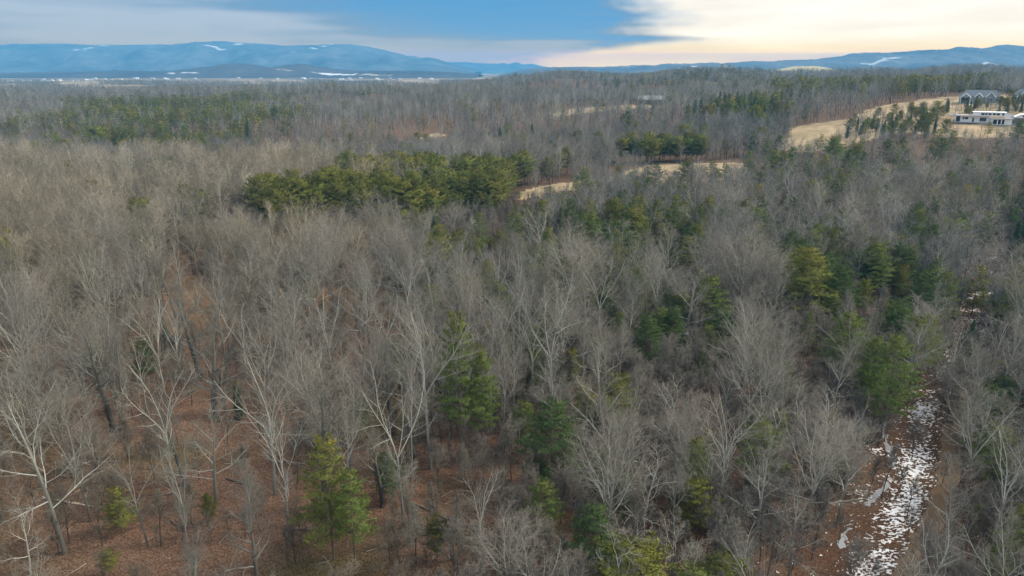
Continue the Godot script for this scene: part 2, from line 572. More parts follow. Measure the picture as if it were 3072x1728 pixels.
func make_protos() -> void:
	bark_mat = vmat(0.95, 0.2)
	needle_mat = vmat(0.8, 0.3)
	needle_mat.backlight_enabled = true
	needle_mat.backlight = Color(0.4, 0.42, 0.2)
	quality(0)
	for k in LOOKS.size():
		var a: Array = LOOKS[k]
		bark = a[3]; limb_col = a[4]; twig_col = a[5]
		if a[0] == 4:
			CNT = [0, 12, 8, 6, 0]
		elif a[0] == 3:
			CNT = [0, 8, 7, 5, 0]
		else:
			CNT = [0, 10, 7, 5, 0]
		var ms := []
		for p: MB in bare_parts(a[0], a[1], a[2], 100 + k):
			ms.append(p.mesh(bark_mat))
		protos.append({"parts": ms, "h": a[1], "look": a[6], "kind": BARE, "form": a[0]})
	for k in PINE_LOOKS.size():
		var a: Array = PINE_LOOKS[k]
		var ms := []
		for p: MB in pine_parts(a[0], a[1], a[2], 0, 200 + k, a[3], a[4]):
			ms.append(p.mesh(needle_mat if ms.size() else bark_mat))
		protos.append({"parts": ms, "h": a[1], "look": a[5], "kind": GREEN, "form": a[0]})
	for q in [1, 2]:
		var to: Array = mid_protos if q == 1 else far_protos
		for k in ([0, 1, 2, 3, 5, 7, 9] if q == 1 else [0, 1, 2, 3, 5, 9]):
			quality(q)
			var a: Array = LOOKS[k]
			bark = a[3]; limb_col = a[4]; twig_col = a[5]
			to.append({"mesh": merged(bare_parts(a[0], a[1], a[2], 300 + k + 50 * q)).mesh(bark_mat), "h": a[1], "kind": BARE, "form": a[0]})
		for k in PINE_LOOKS.size():
			var a: Array = PINE_LOOKS[k]
			if q == 2 and k in [1, 5]:
				continue
			to.append({"mesh": merged(pine_parts(a[0], a[1], a[2], q, 400 + k + 50 * q, a[3], a[4])).mesh(needle_mat), "h": a[1], "kind": GREEN, "form": a[0]})
	quality(1)
	for k in 3:
		var a: Array = LOOKS[[2, 5, 7][k]]
		bark = a[3]; limb_col = a[3]; twig_col = a[5]
		THICK = 1.3
		shrub_protos.append({"mesh": merged(bare_parts([4, 1, 2][k], 6.0, 1.5, 700 + k)).mesh(bark_mat), "h": 6.0})

func pick(list: Array, kind: int, forms: Array) -> int:
	for tries in 40:
		var k := rng.randi() % list.size()
		if list[k].kind == kind and (forms.is_empty() or forms.has(list[k].form)):
			return k
	return 0

# [name, proto, x, D, height, width factor, lean-turn, label, short name or ""]
func heroes() -> Array:
	return [
		["pine_tree", 10, -7.9, 94.2, 24.5, 0.78, 0.3, "tallest green pine in the middle of the wood, brownish cones at its top", "tall middle pine"],
		["pine_tree", 11, -4.6, 95.0, 18.3, 0.66, 1.9, "shorter pine with a bare grey trunk standing against the tall middle pine", ""],
		["pine_tree", 13, -22.1, 71.9, 17.0, 0.85, 2.2, "yellow-topped taller half of the lobed pine pair near the bottom edge", "lobed pine pair"],
		["pine_tree", 11, -19.2, 70.7, 13.4, 0.9, 0.9, "lower bushy half of the lobed pine pair near the bottom edge", ""],
		["pine_tree", 12, 5.9, 86.1, 14.8, 1.15, 4.0, "dark green broad pine on the red leaf litter beside the tall middle pine", "dark broad pine"],
		["pine_tree", 12, 26.3, 126.3, 12.9, 1.1, 1.0, "dark green pine half hidden under the pale wide oak", ""],
		["pine_tree", 11, 35.9, 120.4, 8.2, 0.9, 3.0, "short bright green pine under bare crowns below the pale wide oak", ""],
		["pine_tree", 13, 66.4, 150.3, 19.9, 1.25, 5.2, "large pine with a golden top above the hardwoods", "golden-topped pine"],
		["pine_tree", 10, 61.0, 133.3, 11.0, 0.8, 0.1, "small yellow-green pine in front of the golden-topped pine", ""],
		["pine_tree", 11, 62.6, 104.6, 19.9, 1.0, 1.4, "big soft green pine next to the snowy creek bank", "creekside pine"],
		["pine_tree", 10, 54.9, 230.7, 17.5, 1.25, 2.6, "tall layered pine with flat boughs standing above the pine clump", "layered pine"],
		["cedar_tree", 17, 16.0, 223.9, 15.2, 0.9, 0.5, "narrow dark evergreen at the edge of the bright pine clump", ""],
		["pine_tree", 11, 24.7, 211.5, 15.5, 1.3, 3.7, "bright green wide pine at the heart of the pine clump", "bright pine clump"],
		["pine_tree", 14, 35.7, 240.6, 14.6, 1.2, 0.0, "olive round pine behind the bright pine clump", ""],
		["pine_tree", 11, 16.6, 204.7, 12.0, 1.2, 5.0, "green pine in front of the narrow dark evergreen", ""],
		["pine_tree", 10, 41.3, 209.0, 13.6, 1.0, 4.4, "green pine between the bright pine clump and the layered pine", ""],
		["pine_tree", 13, 49.4, 189.9, 13.6, 1.1, 2.0, "yellow-green pine in front of the layered pine", ""],
		["pine_tree", 15, -17.2, 209.0, 9.9, 1.45, 1.0, "low wide olive pine under the domed pale tree", "low olive pines"],
		["pine_tree", 14, -3.5, 211.5, 9.6, 1.2, 2.1, "compact olive pine beside the low wide olive pine", ""],
		["pine_tree", 14, -98.6, 268.0, 18.9, 1.25, 0.4, "tall olive pine at the end of the long pine grove", "grove end pine"],
		["pine_tree", 10, -77.6, 333.5, 21.5, 1.2, 0.7, "tall green pine standing clear behind the long pine grove", "pine behind the grove"],
		["cedar_tree", 18, -202.3, 541.8, 26.0, 0.75, 0.7, "lone tall narrow spruce rising from grey hardwoods", "lone tall spruce"],
		["cedar_tree", 17, -267.0, 536.9, 12.4, 1.4, 1.7, "short dark evergreen standing alone in front of grey hardwoods", ""],
		["cedar_tree", 17, -47.3, 107.8, 7.6, 0.9, 2.7, "small dark cedar alone on the leafy slope", "small dark cedar"],
		["pine_tree", 11, 167.8, 365.9, 20.5, 1.4, 3.7, "large green pine at the near end of the hill meadow", "meadow-end pine"],
		["pine_tree", 10, 190.9, 346.7, 13.8, 1.1, 1.7, "green pine below the hill meadow", ""],
		["pine_tree", 11, 207.0, 342.6, 10.5, 1.3, 4.7, "short wide pine below the modern white house", "pine below the white house"],
		["pine_tree", 14, 100.0, 170.5, 10.4, 0.9, 1.2, "olive pine near the bend of the snowy creek", "pine at the creek bend"],
		["pine_tree", 16, 84.7, 158.2, 9.9, 0.8, 0.2, "yellow-green pine among bare trees near the creek bend", ""],
		["cedar_tree", 18, -8.7, 510.3, 18.0, 1.1, 0.2, "wider of two teal evergreens among distant grey trees", "two teal evergreens"],
		["cedar_tree", 18, 14.3, 502.7, 19.6, 1.0, 3.2, "taller of two teal evergreens among distant grey trees", ""],
		["pine_tree", 15, -40.5, 79.4, 4.4, 0.8, 3.2, "small mossy green pine sapling by a fallen log", ""],
		["pine_tree", 16, -48.4, 69.2, 3.6, 1.1, 3.3, "bright green low pine at the bottom of the leafy slope", ""],
		["pine_tree", 15, -9.3, 71.5, 6.2, 0.8, 5.3, "dark low pine in shade between bare trees at the bottom", ""],
		["bare_tree", 0, -66.9, 103.7, 23.3, 1.0, 0.0, "larger trunk of the twin dark oaks on the leafy slope", "twin dark oaks"],
		["bare_tree", 0, -63.9, 101.8, 21.0, 0.75, 2.0, "slimmer trunk of the twin dark oaks on the leafy slope", ""],
		["bare_tree", 1, -56.3, 73.2, 27.5, 1.05, 1.0, "huge pale-limbed oak at the edge of the leafy slope", "huge pale oak"],
		["bare_tree", 9, -45.7, 167.9, 25.0, 1.05, 2.0, "round-crowned silvery tree beside the tan clearing", "round silvery tree"],
		["bare_tree", 2, -57.4, 127.9, 24.3, 1.0, 1.2, "broad grey-brown oak above the tan clearing", "broad clearing oak"],
		["bare_tree", 4, -12.3, 92.0, 27.0, 0.9, 2.1, "tall pale straight tree just beside the tall middle pine", "tall pale tree"],
		["bare_tree", 3, -14.3, 77.8, 24.0, 0.85, 0.4, "grey tree with low white limbs beside the lobed pine pair", ""],
		["bare_tree", 8, 15.7, 74.8, 15.3, 1.15, 2.4, "white-limbed crooked tree spreading over the bottom of the wood", "white crooked tree"],
		["bare_tree", 3, 6.2, 107.2, 26.4, 0.85, 3.4, "tall grey tree with a straight bole behind the dark broad pine", ""],
		["bare_tree", 1, 37.3, 138.2, 19.5, 1.5, 4.4, "pale wide oak fanning out above the green pines", "pale wide oak"],
		["bare_tree", 8, 22.7, 92.8, 17.0, 0.9, 1.4, "white crooked tree with twisted limbs before dark pines", ""],
		["bare_tree", 8, 46.5, 98.5, 12.8, 1.0, 5.4, "small white forked tree in front of the creekside pine", ""],
		["bare_tree", 8, 56.3, 75.5, 9.6, 1.1, 3.9, "pale crooked tree on the dark far bank of the creek", "pale far-bank tree"],
		["bare_tree", 1, 34.2, 70.7, 14.7, 1.2, 4.9, "pale oak leaning over the near bank of the creek", "leaning creek oak"],
		["bare_tree", 4, -3.9, 69.4, 14.2, 0.9, 0.9, "pale vase-shaped tree at the very bottom of the wood", "pale bottom tree"],
		["bare_tree", 9, -20.6, 244.2, 13.5, 1.5, 1.9, "domed pale tree in front of the long pine grove", "domed pale tree"],
		["bare_tree", 4, 19.0, 138.2, 21.5, 0.95, 2.9, "pale upright tree between pine clump and pale wide oak", ""],
		["bare_tree", 9, 60.5, 354.1, 16.0, 1.5, 0.9, "round grey tree on the edge of the tan meadow", "round meadow tree"],
		["bare_tree", 9, 11.7, 335.5, 12.0, 1.1, 2.6, "small whitish tree against the dark pine grove by the meadow", ""],
		["bare_tree", 8, 162.2, 499.7, 18.0, 0.9, 0.6, "white sycamore with a forked top among dark pines", "white sycamore"],
		["bare_tree", 5, -46.6, 74.6, 15.1, 0.8, 1.6, "brownish slender tree in front of a fallen log", ""],
		["bare_tree", 3, -28.8, 75.7, 19.9, 0.8, 2.2, "grey slender tree beside the lobed pine pair", ""],
		["bare_tree", 5, -40.1, 71.9, 17.7, 0.75, 3.1, "brown slim tree at the bottom of the leafy slope", ""],
		["bare_tree", 8, -58.1, 69.2, 11.7, 1.0, 4.2, "white twisted limbs of a low tree at the bottom corner", "white low tree"],
	]

func crowd() -> void:   # decides where every tree of the near wood stands
	var hs := heroes()
	for a: Array in hs:
		trees.append({"x": a[2], "d": a[3], "s": a[4] / protos[a[1]].h, "w": a[5], "rot": a[6], "proto": a[1], "kind": protos[a[1]].kind, "hero": a})
	rng.seed = 11
	var step := 4.4
	var D := 24.0
	while D < 430.0:
		var half := D * 0.86 + 22.0
		var x := -half
		var st := step * (1.0 if D < 300.0 else 1.2)
		while x < half:
			var px := x + rr(-0.45, 0.45) * st
			var pd := D + rr(-0.45, 0.45) * st
			x += st
			if D > 62.0 or absf(px) > -1.0:
				try_tree(px, pd, hs)
		D += st

func creek_gap(x: float, D: float) -> float:
	var off := x - creek_x(D)
	if D > 260.0:
		return 0.0
	var w := lerpf(9.0, 2.5, ss(85, 130, D))
	return 1.0 if off > -w and off < w * 0.8 else 0.0

func try_tree(px: float, pd: float, hs: Array) -> void:
	if within(px, pd, meadows) and not (within(px, pd, hedges()) and rng.randf() < 0.9):
		return
	if creek_gap(px, pd) > 0.0 and rng.randf() < 0.96:
		return
	var keep := 0.92
	if pd > 125.0 and pd < 250.0 and absf(px - creek_x(pd) - 4.0) < 13.0:
		keep = 0.5
	if px < -18.0 and pd < 150.0:
		keep = 0.42
	if within(px, pd, tan_glades):
		keep = 0.08
	elif pd > 200.0:
		keep *= 0.74
	var g := evergreen_share(px, pd)
	if g.x > 0.6:
		keep = 1.0
	if rng.randf() > keep:
		return
	for a: Array in hs:
		var dx: float = px - a[2]
		var dd: float = a[3] - pd
		if absf(dx) > 8.0 or dd < -5.0 or dd > 26.0:
			continue
		var green: bool = protos[a[1]].kind == GREEN
		if dx * dx + dd * dd < (20.0 if green else 12.0):
			return
		if dd > 0.0 and absf(dx + dd * a[2] / a[3]) < (4.8 if green else 2.6) and rng.randf() < (0.94 if green else 0.6):   # light pines grew in gaps
			return
	var cap := 99.0
	for a: Array in hs:
		if (protos[a[1]].kind != GREEN or a[4] < 8.0) and a[1] != 0:
			continue
		var off := Vector2(px - a[2], pd - a[3])
		var along := -off.dot(Vector2(a[2], a[3]).normalized())
		var across := absf(off.cross(Vector2(a[2], a[3]).normalized()))
		if off.length() < 6.5 or (along > 0.0 and along < 34.0 and across < 4.2):
			cap = minf(cap, maxf(4.0, a[4] * (0.5 + 0.012 * maxf(along, 0.0))))
	var green := rng.randf() < g.x
	if green and pd < 128.0 and absf(px - creek_x(pd)) < 10.0:
		green = false
	var t := {"x": px, "d": pd, "rot": rr(0, TAU), "w": rr(1.0, 1.4), "hero": []}
	if green:
		var dense := g.x > 0.6
		var forms: Array = [[0], [1], [0, 1], [1, 2]][int(g.y)]
		if not dense and pd < 240.0 and rng.randf() < 0.4:
			forms = [0, 1, 2]
		t.proto = pick(protos, GREEN, forms)
		t.kind = GREEN
		var h := rr(10.0, 19.0) if dense and pd < 300.0 and px < 0.0 else rr(12.0, 16.5) if dense else rr(4.0, 12.0) if pd < 140.0 else rr(8.0, 17.0) if pd < 240.0 else rr(9.0, 17.0)
		if within(px, pd, [low_woods[1]]) and px < 34.0 and pd < 345.0:
			h = minf(h, 5.0)
		t.s = minf(h, cap * 1.1) / protos[t.proto].h
	else:
		t.proto = pick(protos, BARE, [])
		if LOOKS[t.proto][0] == 3 and rng.randf() < 0.6:
			t.proto = pick(protos, BARE, [1, 2])
		t.kind = BARE
		var h := rr(13.5, 22.0) if px < -20.0 else rr(12.0, 20.0)
		if pd < 70.0:
			h = rr(10.0, 16.5)
		elif LOOKS[t.proto][0] in [0, 4] and rng.randf() < 0.16:
			h = rr(20.0, 24.5)
		if LOOKS[t.proto][0] in [1, 2, 3]:
			t.w = rr(0.9, 1.15)
		if within(px, pd, low_woods):
			h = rr(6.5, 11.0)
			if px < 34.0 and px > -8.0 and pd < 345.0:
				if rng.randf() < 0.55:
					return
				h = rr(3.5, 7.0)
			elif px > 45.0 and pd > 320.0 and pd < 425.0 and px < 145.0:
				h = rr(8.0, 13.0)
		if cap < h:
			h = cap * rr(0.75, 1.0)
		t.s = h / protos[t.proto].h
	trees.append(t)

func height_of(t: Dictionary) -> float:
	return protos[t.proto].h * t.s

func build_woods() -> void:
	crowd()
	# which show largest
	var order := [[], []]
	for t: Dictionary in trees:
		t.y = land(t.x, t.d)
		var h := height_of(t)
		var top := seen_at(t.x, t.d, t.y + h)
		var foot := seen_at(t.x, t.d, t.y)
		t.u = (top.x + foot.x) * 0.5
		t.v = top.y * 0.6 + foot.y * 0.4
		var show: bool = t.u > -14.0 and t.u < 1038.0 and top.y < 570.0 and foot.y > 40.0
		t.size = (h / Vector2(t.x, t.d).length() if show else 0.0) + (100.0 if t.hero.size() else 0.0)
		if t.size > 0.0:
			order[t.kind].append(t)
	var lone := []
	for k in 2:
		order[k].sort_custom(func(a, b): return a.size > b.size)
		for j in mini(300, order[k].size()):
			order[k][j].alone = true
			lone.append(order[k][j])
	name_them(lone)
	var made := {}
	for t: Dictionary in lone:
		var p: Dictionary = protos[t.proto]
		var o: Node3D
		var called: String = t.hero[0] if t.hero.size() else "bare_tree" if t.kind == BARE else "cedar_tree" if p.form == 2 else "pine_tree"
		if made.has(t.proto):
			o = made[t.proto].duplicate()
			o.name = numbered(called)
			add_child(o)
		else:
			o = Node3D.new()
			o.name = numbered(called)
			add_child(o)
			made[t.proto] = o
			for j in p.parts.size():
				put("trunk" if j == 0 else "limb" if t.kind == BARE else "crown", p.parts[j], o)
		o.position = Vector3(t.x, t.y - 0.1, -t.d)
		o.rotation.y = t.rot
		o.scale = Vector3(t.s * t.w, t.s, t.s * t.w)
		tag(o, t.label, "bare tree" if t.kind == BARE else "cedar" if called == "cedar_tree" else "pine", "bare hardwood trees of the wood" if t.kind == BARE else "evergreens among the hardwoods", "thing")
	# the rest of the wood, and the far woods
	var bare_root := thing("bare_forest", Vector3.ZERO, 0.0, "mass of leafless grey-brown woodland reaching away to the hills", "forest")
	var green_root := thing("evergreen_forest", Vector3.ZERO, 0.0, "groves of olive and dark green pines seen among the leafless woodland", "forest")
	bare_root.set_meta("kind", "stuff")
	green_root.set_meta("kind", "stuff")
	var rows := []
	var tints := []
	for k in mid_protos.size() + far_protos.size():
		rows.append([])
		tints.append([])
	rng.seed = 21
	for t: Dictionary in trees:
		if t.has("alone"):
			continue
		var k := pick(mid_protos, t.kind, [protos[t.proto].form])
		var s: float = height_of(t) / mid_protos[k].h
		rows[k].append(Transform3D(Basis(Vector3.UP, t.rot).scaled(Vector3(s * t.w, s, s * t.w)), Vector3(t.x, t.y - 0.1, -t.d)))
		tints[k].append(tint_at(t.x, t.d, t.kind))
	rng.seed = 31
	var D := 430.0
	while D < 2750.0:
		var st := 5.6 if D < 520.0 else 7.6 if D < 1000.0 else 9.5
		var half := D * 0.84 + 20.0
		var x := -half
		while x < half:
			var px := x + rr(-0.5, 0.5) * st
			var pd := D + rr(-0.5, 0.5) * st
			x += st
			if within(px, pd, meadows) and not within(px, pd, hedges()):
				continue
			if pd > 1520.0 + 60.0 * n_mid.get_noise_1d(px * 0.4) and px < -0.10 * pd and n_big.get_noise_2d(px * 1.2, pd * 0.9 + 300.0) < 0.16:
				continue
			if pd > 2000.0 and n_big.get_noise_2d(px * 1.5, pd * 1.5 + 900.0) > 0.28:
				continue
			var g := evergreen_share(px, pd)
			var green := rng.randf() < g.x
			var mid := pd < 560.0
			var list: Array = mid_protos if mid else far_protos
			var k := pick(list, GREEN if green else BARE, [[0], [1], [0, 1], [1, 2]][int(g.y)] if green else [])
			var h := rr(10.0, 17.0) if green else rr(12.0, 18.0)
			if not green and within(px, pd, low_woods):
				h *= 0.55
			if within(px, pd, hedges()):
				h = rr(6.0, 10.5)
			var s: float = h / list[k].h
			var w := rr(0.95, 1.25) * (1.0 if pd < 1000.0 else 1.2)
			var at := k if mid else k + mid_protos.size()
			rows[at].append(Transform3D(Basis(Vector3.UP, rr(0, TAU)).scaled(Vector3(s * w, s, s * w)), Vector3(px, land(px, pd) - 0.2, -pd)))
			tints[at].append(tint_at(px, pd, GREEN if green else BARE))
		D += st
	for k in rows.size():
		var p: Dictionary = mid_protos[k] if k < mid_protos.size() else far_protos[k - mid_protos.size()]
		scatter("bare_trees" if p.kind == BARE else "evergreen_trees", p.mesh, rows[k], tints[k], bare_root if p.kind == BARE else green_root)
	# undergrowth: saplings and shrubs under the trees
	var under := thing("undergrowth", Vector3.ZERO, 0.0, "thin bare saplings and brush growing under the trees", "undergrowth")
	under.set_meta("kind", "stuff")
	rows = [[], [], []]
	tints = [[], [], []]
	rng.seed = 41
	for j in 7000:
		var pd := sqrt(rr(34.0 * 34.0, 300.0 * 300.0)) if j < 5400 else sqrt(rr(40.0 * 40.0, 150.0 * 150.0))

		var px := rr(-1, 1) * (pd * 0.84 + 12.0)
		if within(px, pd, meadows) or (creek_gap(px, pd) > 0.0 and rng.randf() < 0.9):
			continue
		if within(px, pd, tan_glades) and rng.randf() < 0.7:
			continue
		if px < -16.0 and pd < 170.0 and rng.randf() < 0.72:
			continue
		var k := rng.randi() % 3
		var s := rr(0.45, 1.5)
		rows[k].append(Transform3D(Basis(Vector3.UP, rr(0, TAU)).scaled(Vector3(s, s * rr(0.9, 1.2), s)), Vector3(px, land(px, pd) - 0.05, -pd)))
		tints[k].append(tint_at(px, pd, BARE))
	for k in 3:
		scatter("saplings", shrub_protos[k].mesh, rows[k], tints[k], under)

func build_litter() -> void:
	# dead branches and sticks on the forest floor
	var root := thing("fallen_branches", Vector3.ZERO, 0.0, "dead grey branches and sticks strewn over the leaf litter", "branches")
	root.set_meta("kind", "stuff")
	rng.seed = 51
	for k in 3:
		var mb := MB.new()
		var p := Vector3(-1.3, 0.05, 0)
		var pts := PackedVector3Array([p])
		for j in 4:
			p += Vector3(0.65, rr(-0.03, 0.05), rr(-0.2, 0.2))
			pts.append(p)
			if j < 3:
				mb.spike(p, p + Vector3(rr(0.4, 0.9), rr(0.05, 0.5), rr(-0.8, 0.8)), 0.02, Color(0.30, 0.275, 0.24), Color(0.25, 0.22, 0.19))
		mb.tube(pts, 0.05, 0.015, 4, Color(0.33, 0.305, 0.265), Color(0.25, 0.225, 0.19), true)
		var at := []
		var tint := []
		for j in 420:
			var pd := rr(45.0, 175.0)
			var px := rr(-1, 1) * (pd * 0.8 + 10.0)
			if creek_gap(px, pd) > 0.0:
				continue
			var g := rr(0.35, 1.25)
			var sz := rr(0.4, 1.25)
			at.append(Transform3D(Basis(Vector3.UP, rr(0, TAU)).scaled(Vector3(sz, sz, sz)), Vector3(px, land_sheet(px, pd), -pd)))
			tint.append(Color(g, g, g * 0.95))
		scatter("branches", mb.mesh(bark_mat), at, tint, root)

func tint_at(x: float, D: float, kind: int) -> Color:
	var b := rr(0.72, 1.3)
	if kind == GREEN:
		return Color(b * rr(0.85, 1.2), b, b * rr(0.85, 1.1))
	var warm := n_big.get_noise_2d(x * 2.5, D * 2.5) * 0.10 + (0.08 if x < -0.18 * D and D < 420.0 else -0.02)
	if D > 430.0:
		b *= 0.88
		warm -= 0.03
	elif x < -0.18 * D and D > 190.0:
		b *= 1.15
	return Color(b * (1.0 + warm), b * (1.0 + warm * 0.25), b * (1.0 - warm))

func scatter(called: String, m: Mesh, at: Array, tint: Array, parent: Node) -> void:
	if at.is_empty():
		return
	var mm := MultiMesh.new()
	mm.transform_format = MultiMesh.TRANSFORM_3D
	mm.use_colors = true
	mm.mesh = m
	mm.instance_count = at.size()
	for k in at.size():
		mm.set_instance_transform(k, at[k])
		mm.set_instance_color(k, tint[k])
	var o := MultiMeshInstance3D.new()
	o.name = called
	o.multimesh = mm
	o.set_meta("kind", "stuff")
	parent.add_child(o, true)

# ---------------------------------------------------------------- what to call each tree
const NTH := ["leftmost", "second", "third", "fourth", "fifth", "sixth", "seventh", "eighth", "ninth", "tenth", "eleventh", "twelfth"]

func ordinal(k: int, n: int) -> String:   # counted from the nearer end of a row
	if k == 0:
		return "leftmost"
	if k == n - 1:
		return "rightmost"
	return NTH[k] + " from left" if k < n / 2 else NTH[mini(n - 1 - k, 11)] + " from right"

func name_them(lone: Array) -> void:
	var marks := []
	for t: Dictionary in lone:
		if t.hero.size() and t.hero[8]:
			marks.append({"u": t.u, "v": t.v, "short": t.hero[8]})
	for m: Array in [["snow patches by the creek", 915, 470], ["bare trail beside the creek", 945, 430], ["frozen creek", 875, 545], ["tan clearing", 200, 300], ["fallen pale log", 30, 497]]:
		marks.append({"u": float(m[1]), "v": float(m[2]), "short": m[0]})
	var by := {}
	for t: Dictionary in lone:
		if t.hero.size():
			t.label = t.hero[7]
			continue
		var best := {}
		var near := 1e9
		for m: Dictionary in marks:
			var e: float = Vector2((m.u - t.u), (m.v - t.v) * 1.3).length()
			if e < near:
				near = e
				best = m
		var du: float = t.u - best.u
		var dv: float = t.v - best.v
		var where := ""
		if absf(du) > absf(dv) * 2.2:
			where = "left of" if du < 0 else "right of"
		elif absf(dv) > absf(du) * 2.2:
			where = "in front of" if dv > 0 else "behind"
		else:
			where = ("front left of" if du < 0 else "front right of") if dv > 0 else ("behind left of" if du < 0 else "behind right of")
		if near < 26.0:
			where = "close " + where
		var h := height_of(t)
		var big := "very short" if h < 6.0 else "short" if h < 11.0 else "mid-sized" if h < 16.0 else "tall" if h < 20.0 else "towering"
		var say := "%s %s %s %s the %s" % [big, protos[t.proto].look, "bare tree" if t.kind == BARE else "", where, best.short]
		say = say.replace("  ", " ")
		t.label = say
		if not by.has(say):
			by[say] = []
		by[say].append(t)
	for say: String in by:
		var l: Array = by[say]
		if l.size() < 2:
			continue
		l.sort_custom(func(a, b): return a.u < b.u)
		for k in l.size():
			l[k].label = say + ", " + ordinal(k, l.size())

# ---------------------------------------------------------------- ground
func lines(from: float, fine_to: float, to: float, step: float, grow_by: float) -> PackedFloat32Array:
	var a := PackedFloat32Array()
	var x := from
	while x < fine_to:
		a.append(x)
		x += step
	var s := step
	while x < to:
		a.append(x)
		s *= grow_by
		x += s
	a.append(to)
	return a

func ground_color(x: float, D: float) -> Color:
	var litter := Color(0.190, 0.132, 0.100).lerp(Color(0.140, 0.090, 0.068), ss(-40, 10, x))  # darker from centre rightward: wet leaves, and shade painted into the colour
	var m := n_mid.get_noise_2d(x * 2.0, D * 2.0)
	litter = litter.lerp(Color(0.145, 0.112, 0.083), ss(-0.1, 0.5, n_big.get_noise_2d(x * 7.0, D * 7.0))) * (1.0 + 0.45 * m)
	litter = litter.lerp(Color(0.10, 0.105, 0.035), 0.55 * ss(0.25, 0.6, n_mid.get_noise_2d(x * 1.3 + 500.0, D * 1.3)) * (1.0 - ss(140, 200, D)))   # moss
	if D > 260.0:
		litter = litter.lerp(Color(0.20, 0.155, 0.12), ss(260, 500, D))
	var off := x - creek_x(D)
	if D < 270.0:
		var soil := Color(0.115, 0.078, 0.055)
		litter = litter.lerp(soil, gs(off / 13.0) * 0.9)
		if off > 9.0:
			litter = litter.lerp(Color(0.095, 0.07, 0.055), 0.75 * ss(9, 22, off))
	if within(x, D, tan_glades):
		litter = litter.lerp(Color(0.34, 0.235, 0.13), 0.75)
	if D > 2300.0 or (D > 1500.0 and x < -0.10 * D):
		var f := ss(-0.25, 0.1, n_big.get_noise_2d(x * 0.6, D * 0.9))
		litter = Color(0.10, 0.095, 0.085).lerp(Color(0.48, 0.43, 0.33), f)
	return litter

func meadow_color(x: float, D: float) -> Color:
	var m := n_mid.get_noise_2d(x * 1.5, D * 1.5) + 0.6 * n_fine.get_noise_2d(x * 3.0, D * 3.0)
	var c := Color(0.46, 0.365, 0.24).lerp(Color(0.31, 0.26, 0.165), ss(-0.3, 0.5, m)) * (1.0 + 0.2 * n_fine.get_noise_2d(x, D))
	return c.lerp(Color(0.27, 0.19, 0.125), 0.7 * ss(0.28, 0.5, n_mid.get_noise_2d(x * 1.1 + 70.0, D * 2.2)))

func build_ground() -> void:
	var right := lines(0.0, 440.0, 14000.0, 3.4, 1.14)
	var xs := PackedFloat32Array()
	for k in range(right.size() - 1, 0, -1):
		xs.append(-right[k])
	xs.append_array(right)
	var ds := PackedFloat32Array([-600.0, -300.0, -150.0, -80.0, -40.0, -15.0])
	ds.append_array(lines(0.0, 640.0, 17000.0, 3.4, 1.05))
	var leaf := vmat(0.95, 0.2)
	leaf.albedo_texture = noise_tex(0.055, FastNoiseLite.TYPE_CELLULAR, 3, Color(0.5, 0.45, 0.43), Color(1.12, 1.07, 1.0), 5)
	leaf.albedo_texture.noise.cellular_return_type = FastNoiseLite.RETURN_CELL_VALUE
	var grass := vmat(0.95, 0.2)
	grass.albedo_texture = noise_tex(0.03, FastNoiseLite.TYPE_SIMPLEX_SMOOTH, 5, Color(0.74, 0.72, 0.68), Color(1, 1, 1), 6)
	var nx := xs.size()
	var nd := ds.size()
	var field := PackedByteArray()
	field.resize(nx * nd)
	var hh := PackedFloat32Array()
	hh.resize(nx * nd)
	for b in nd:
		for a in nx:
			hh[b * nx + a] = land(xs[a], ds[b])
			var inside := false
			if ds[b] > 300.0 and ds[b] < 720.0 and xs[a] > -100.0 and xs[a] < 430.0:
				var jx := xs[a] + 3.0 * n_mid.get_noise_2d(xs[a] * 4.0, ds[b] * 4.0)
				var jd := ds[b] + 3.0 * n_mid.get_noise_2d(xs[a] * 4.0 + 90.0, ds[b] * 4.0)
				inside = within(jx, jd, meadows)
			field[b * nx + a] = 1 if inside else 0
	for which in 2:
		var mb := MB.new()
		var at := PackedInt32Array()
		at.resize(nx * nd)
		at.fill(-1)
		for b in nd - 1:
			for a in nx - 1:
				var k := b * nx + a
				var on: int = field[k] + field[k + 1] + field[k + nx] + field[k + nx + 1]
				if (on >= 2) != (which == 1):
					continue
				for c: int in [k, k + 1, k + nx + 1, k + nx]:
					if at[c] < 0:
						at[c] = mb.v.size()
						var ca := c % nx
						var cb := c / nx
						var x := xs[ca]
						var D := ds[cb]
						mb.v.append(Vector3(x, hh[c], -D))
						var a0 := maxi(ca - 1, 0); var a1 := mini(ca + 1, nx - 1)
						var b0 := maxi(cb - 1, 0); var b1 := mini(cb + 1, nd - 1)
						var sx := (hh[cb * nx + a1] - hh[cb * nx + a0]) / (xs[a1] - xs[a0])
						var sd := (hh[b1 * nx + ca] - hh[b0 * nx + ca]) / (ds[b1] - ds[b0])
						mb.n.append(Vector3(-sx, 1.0, sd).normalized())
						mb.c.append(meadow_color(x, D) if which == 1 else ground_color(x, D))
						mb.u.append(Vector2(x, D) / (9.0 if which == 0 else 30.0))
				var p := at[k]; var q := at[k + 1]; var r := at[k + nx + 1]; var s := at[k + nx]
				for c: int in [p, s, r, p, r, q]:
					mb.i.append(c)
		var o := put("meadow" if which == 1 else "ground", mb.mesh(grass if which == 1 else leaf))
		tag(o, "dry tan grass meadows on the hillside and in the wood" if which == 1 else "woodland floor of red-brown fallen leaves", "", "", "structure")

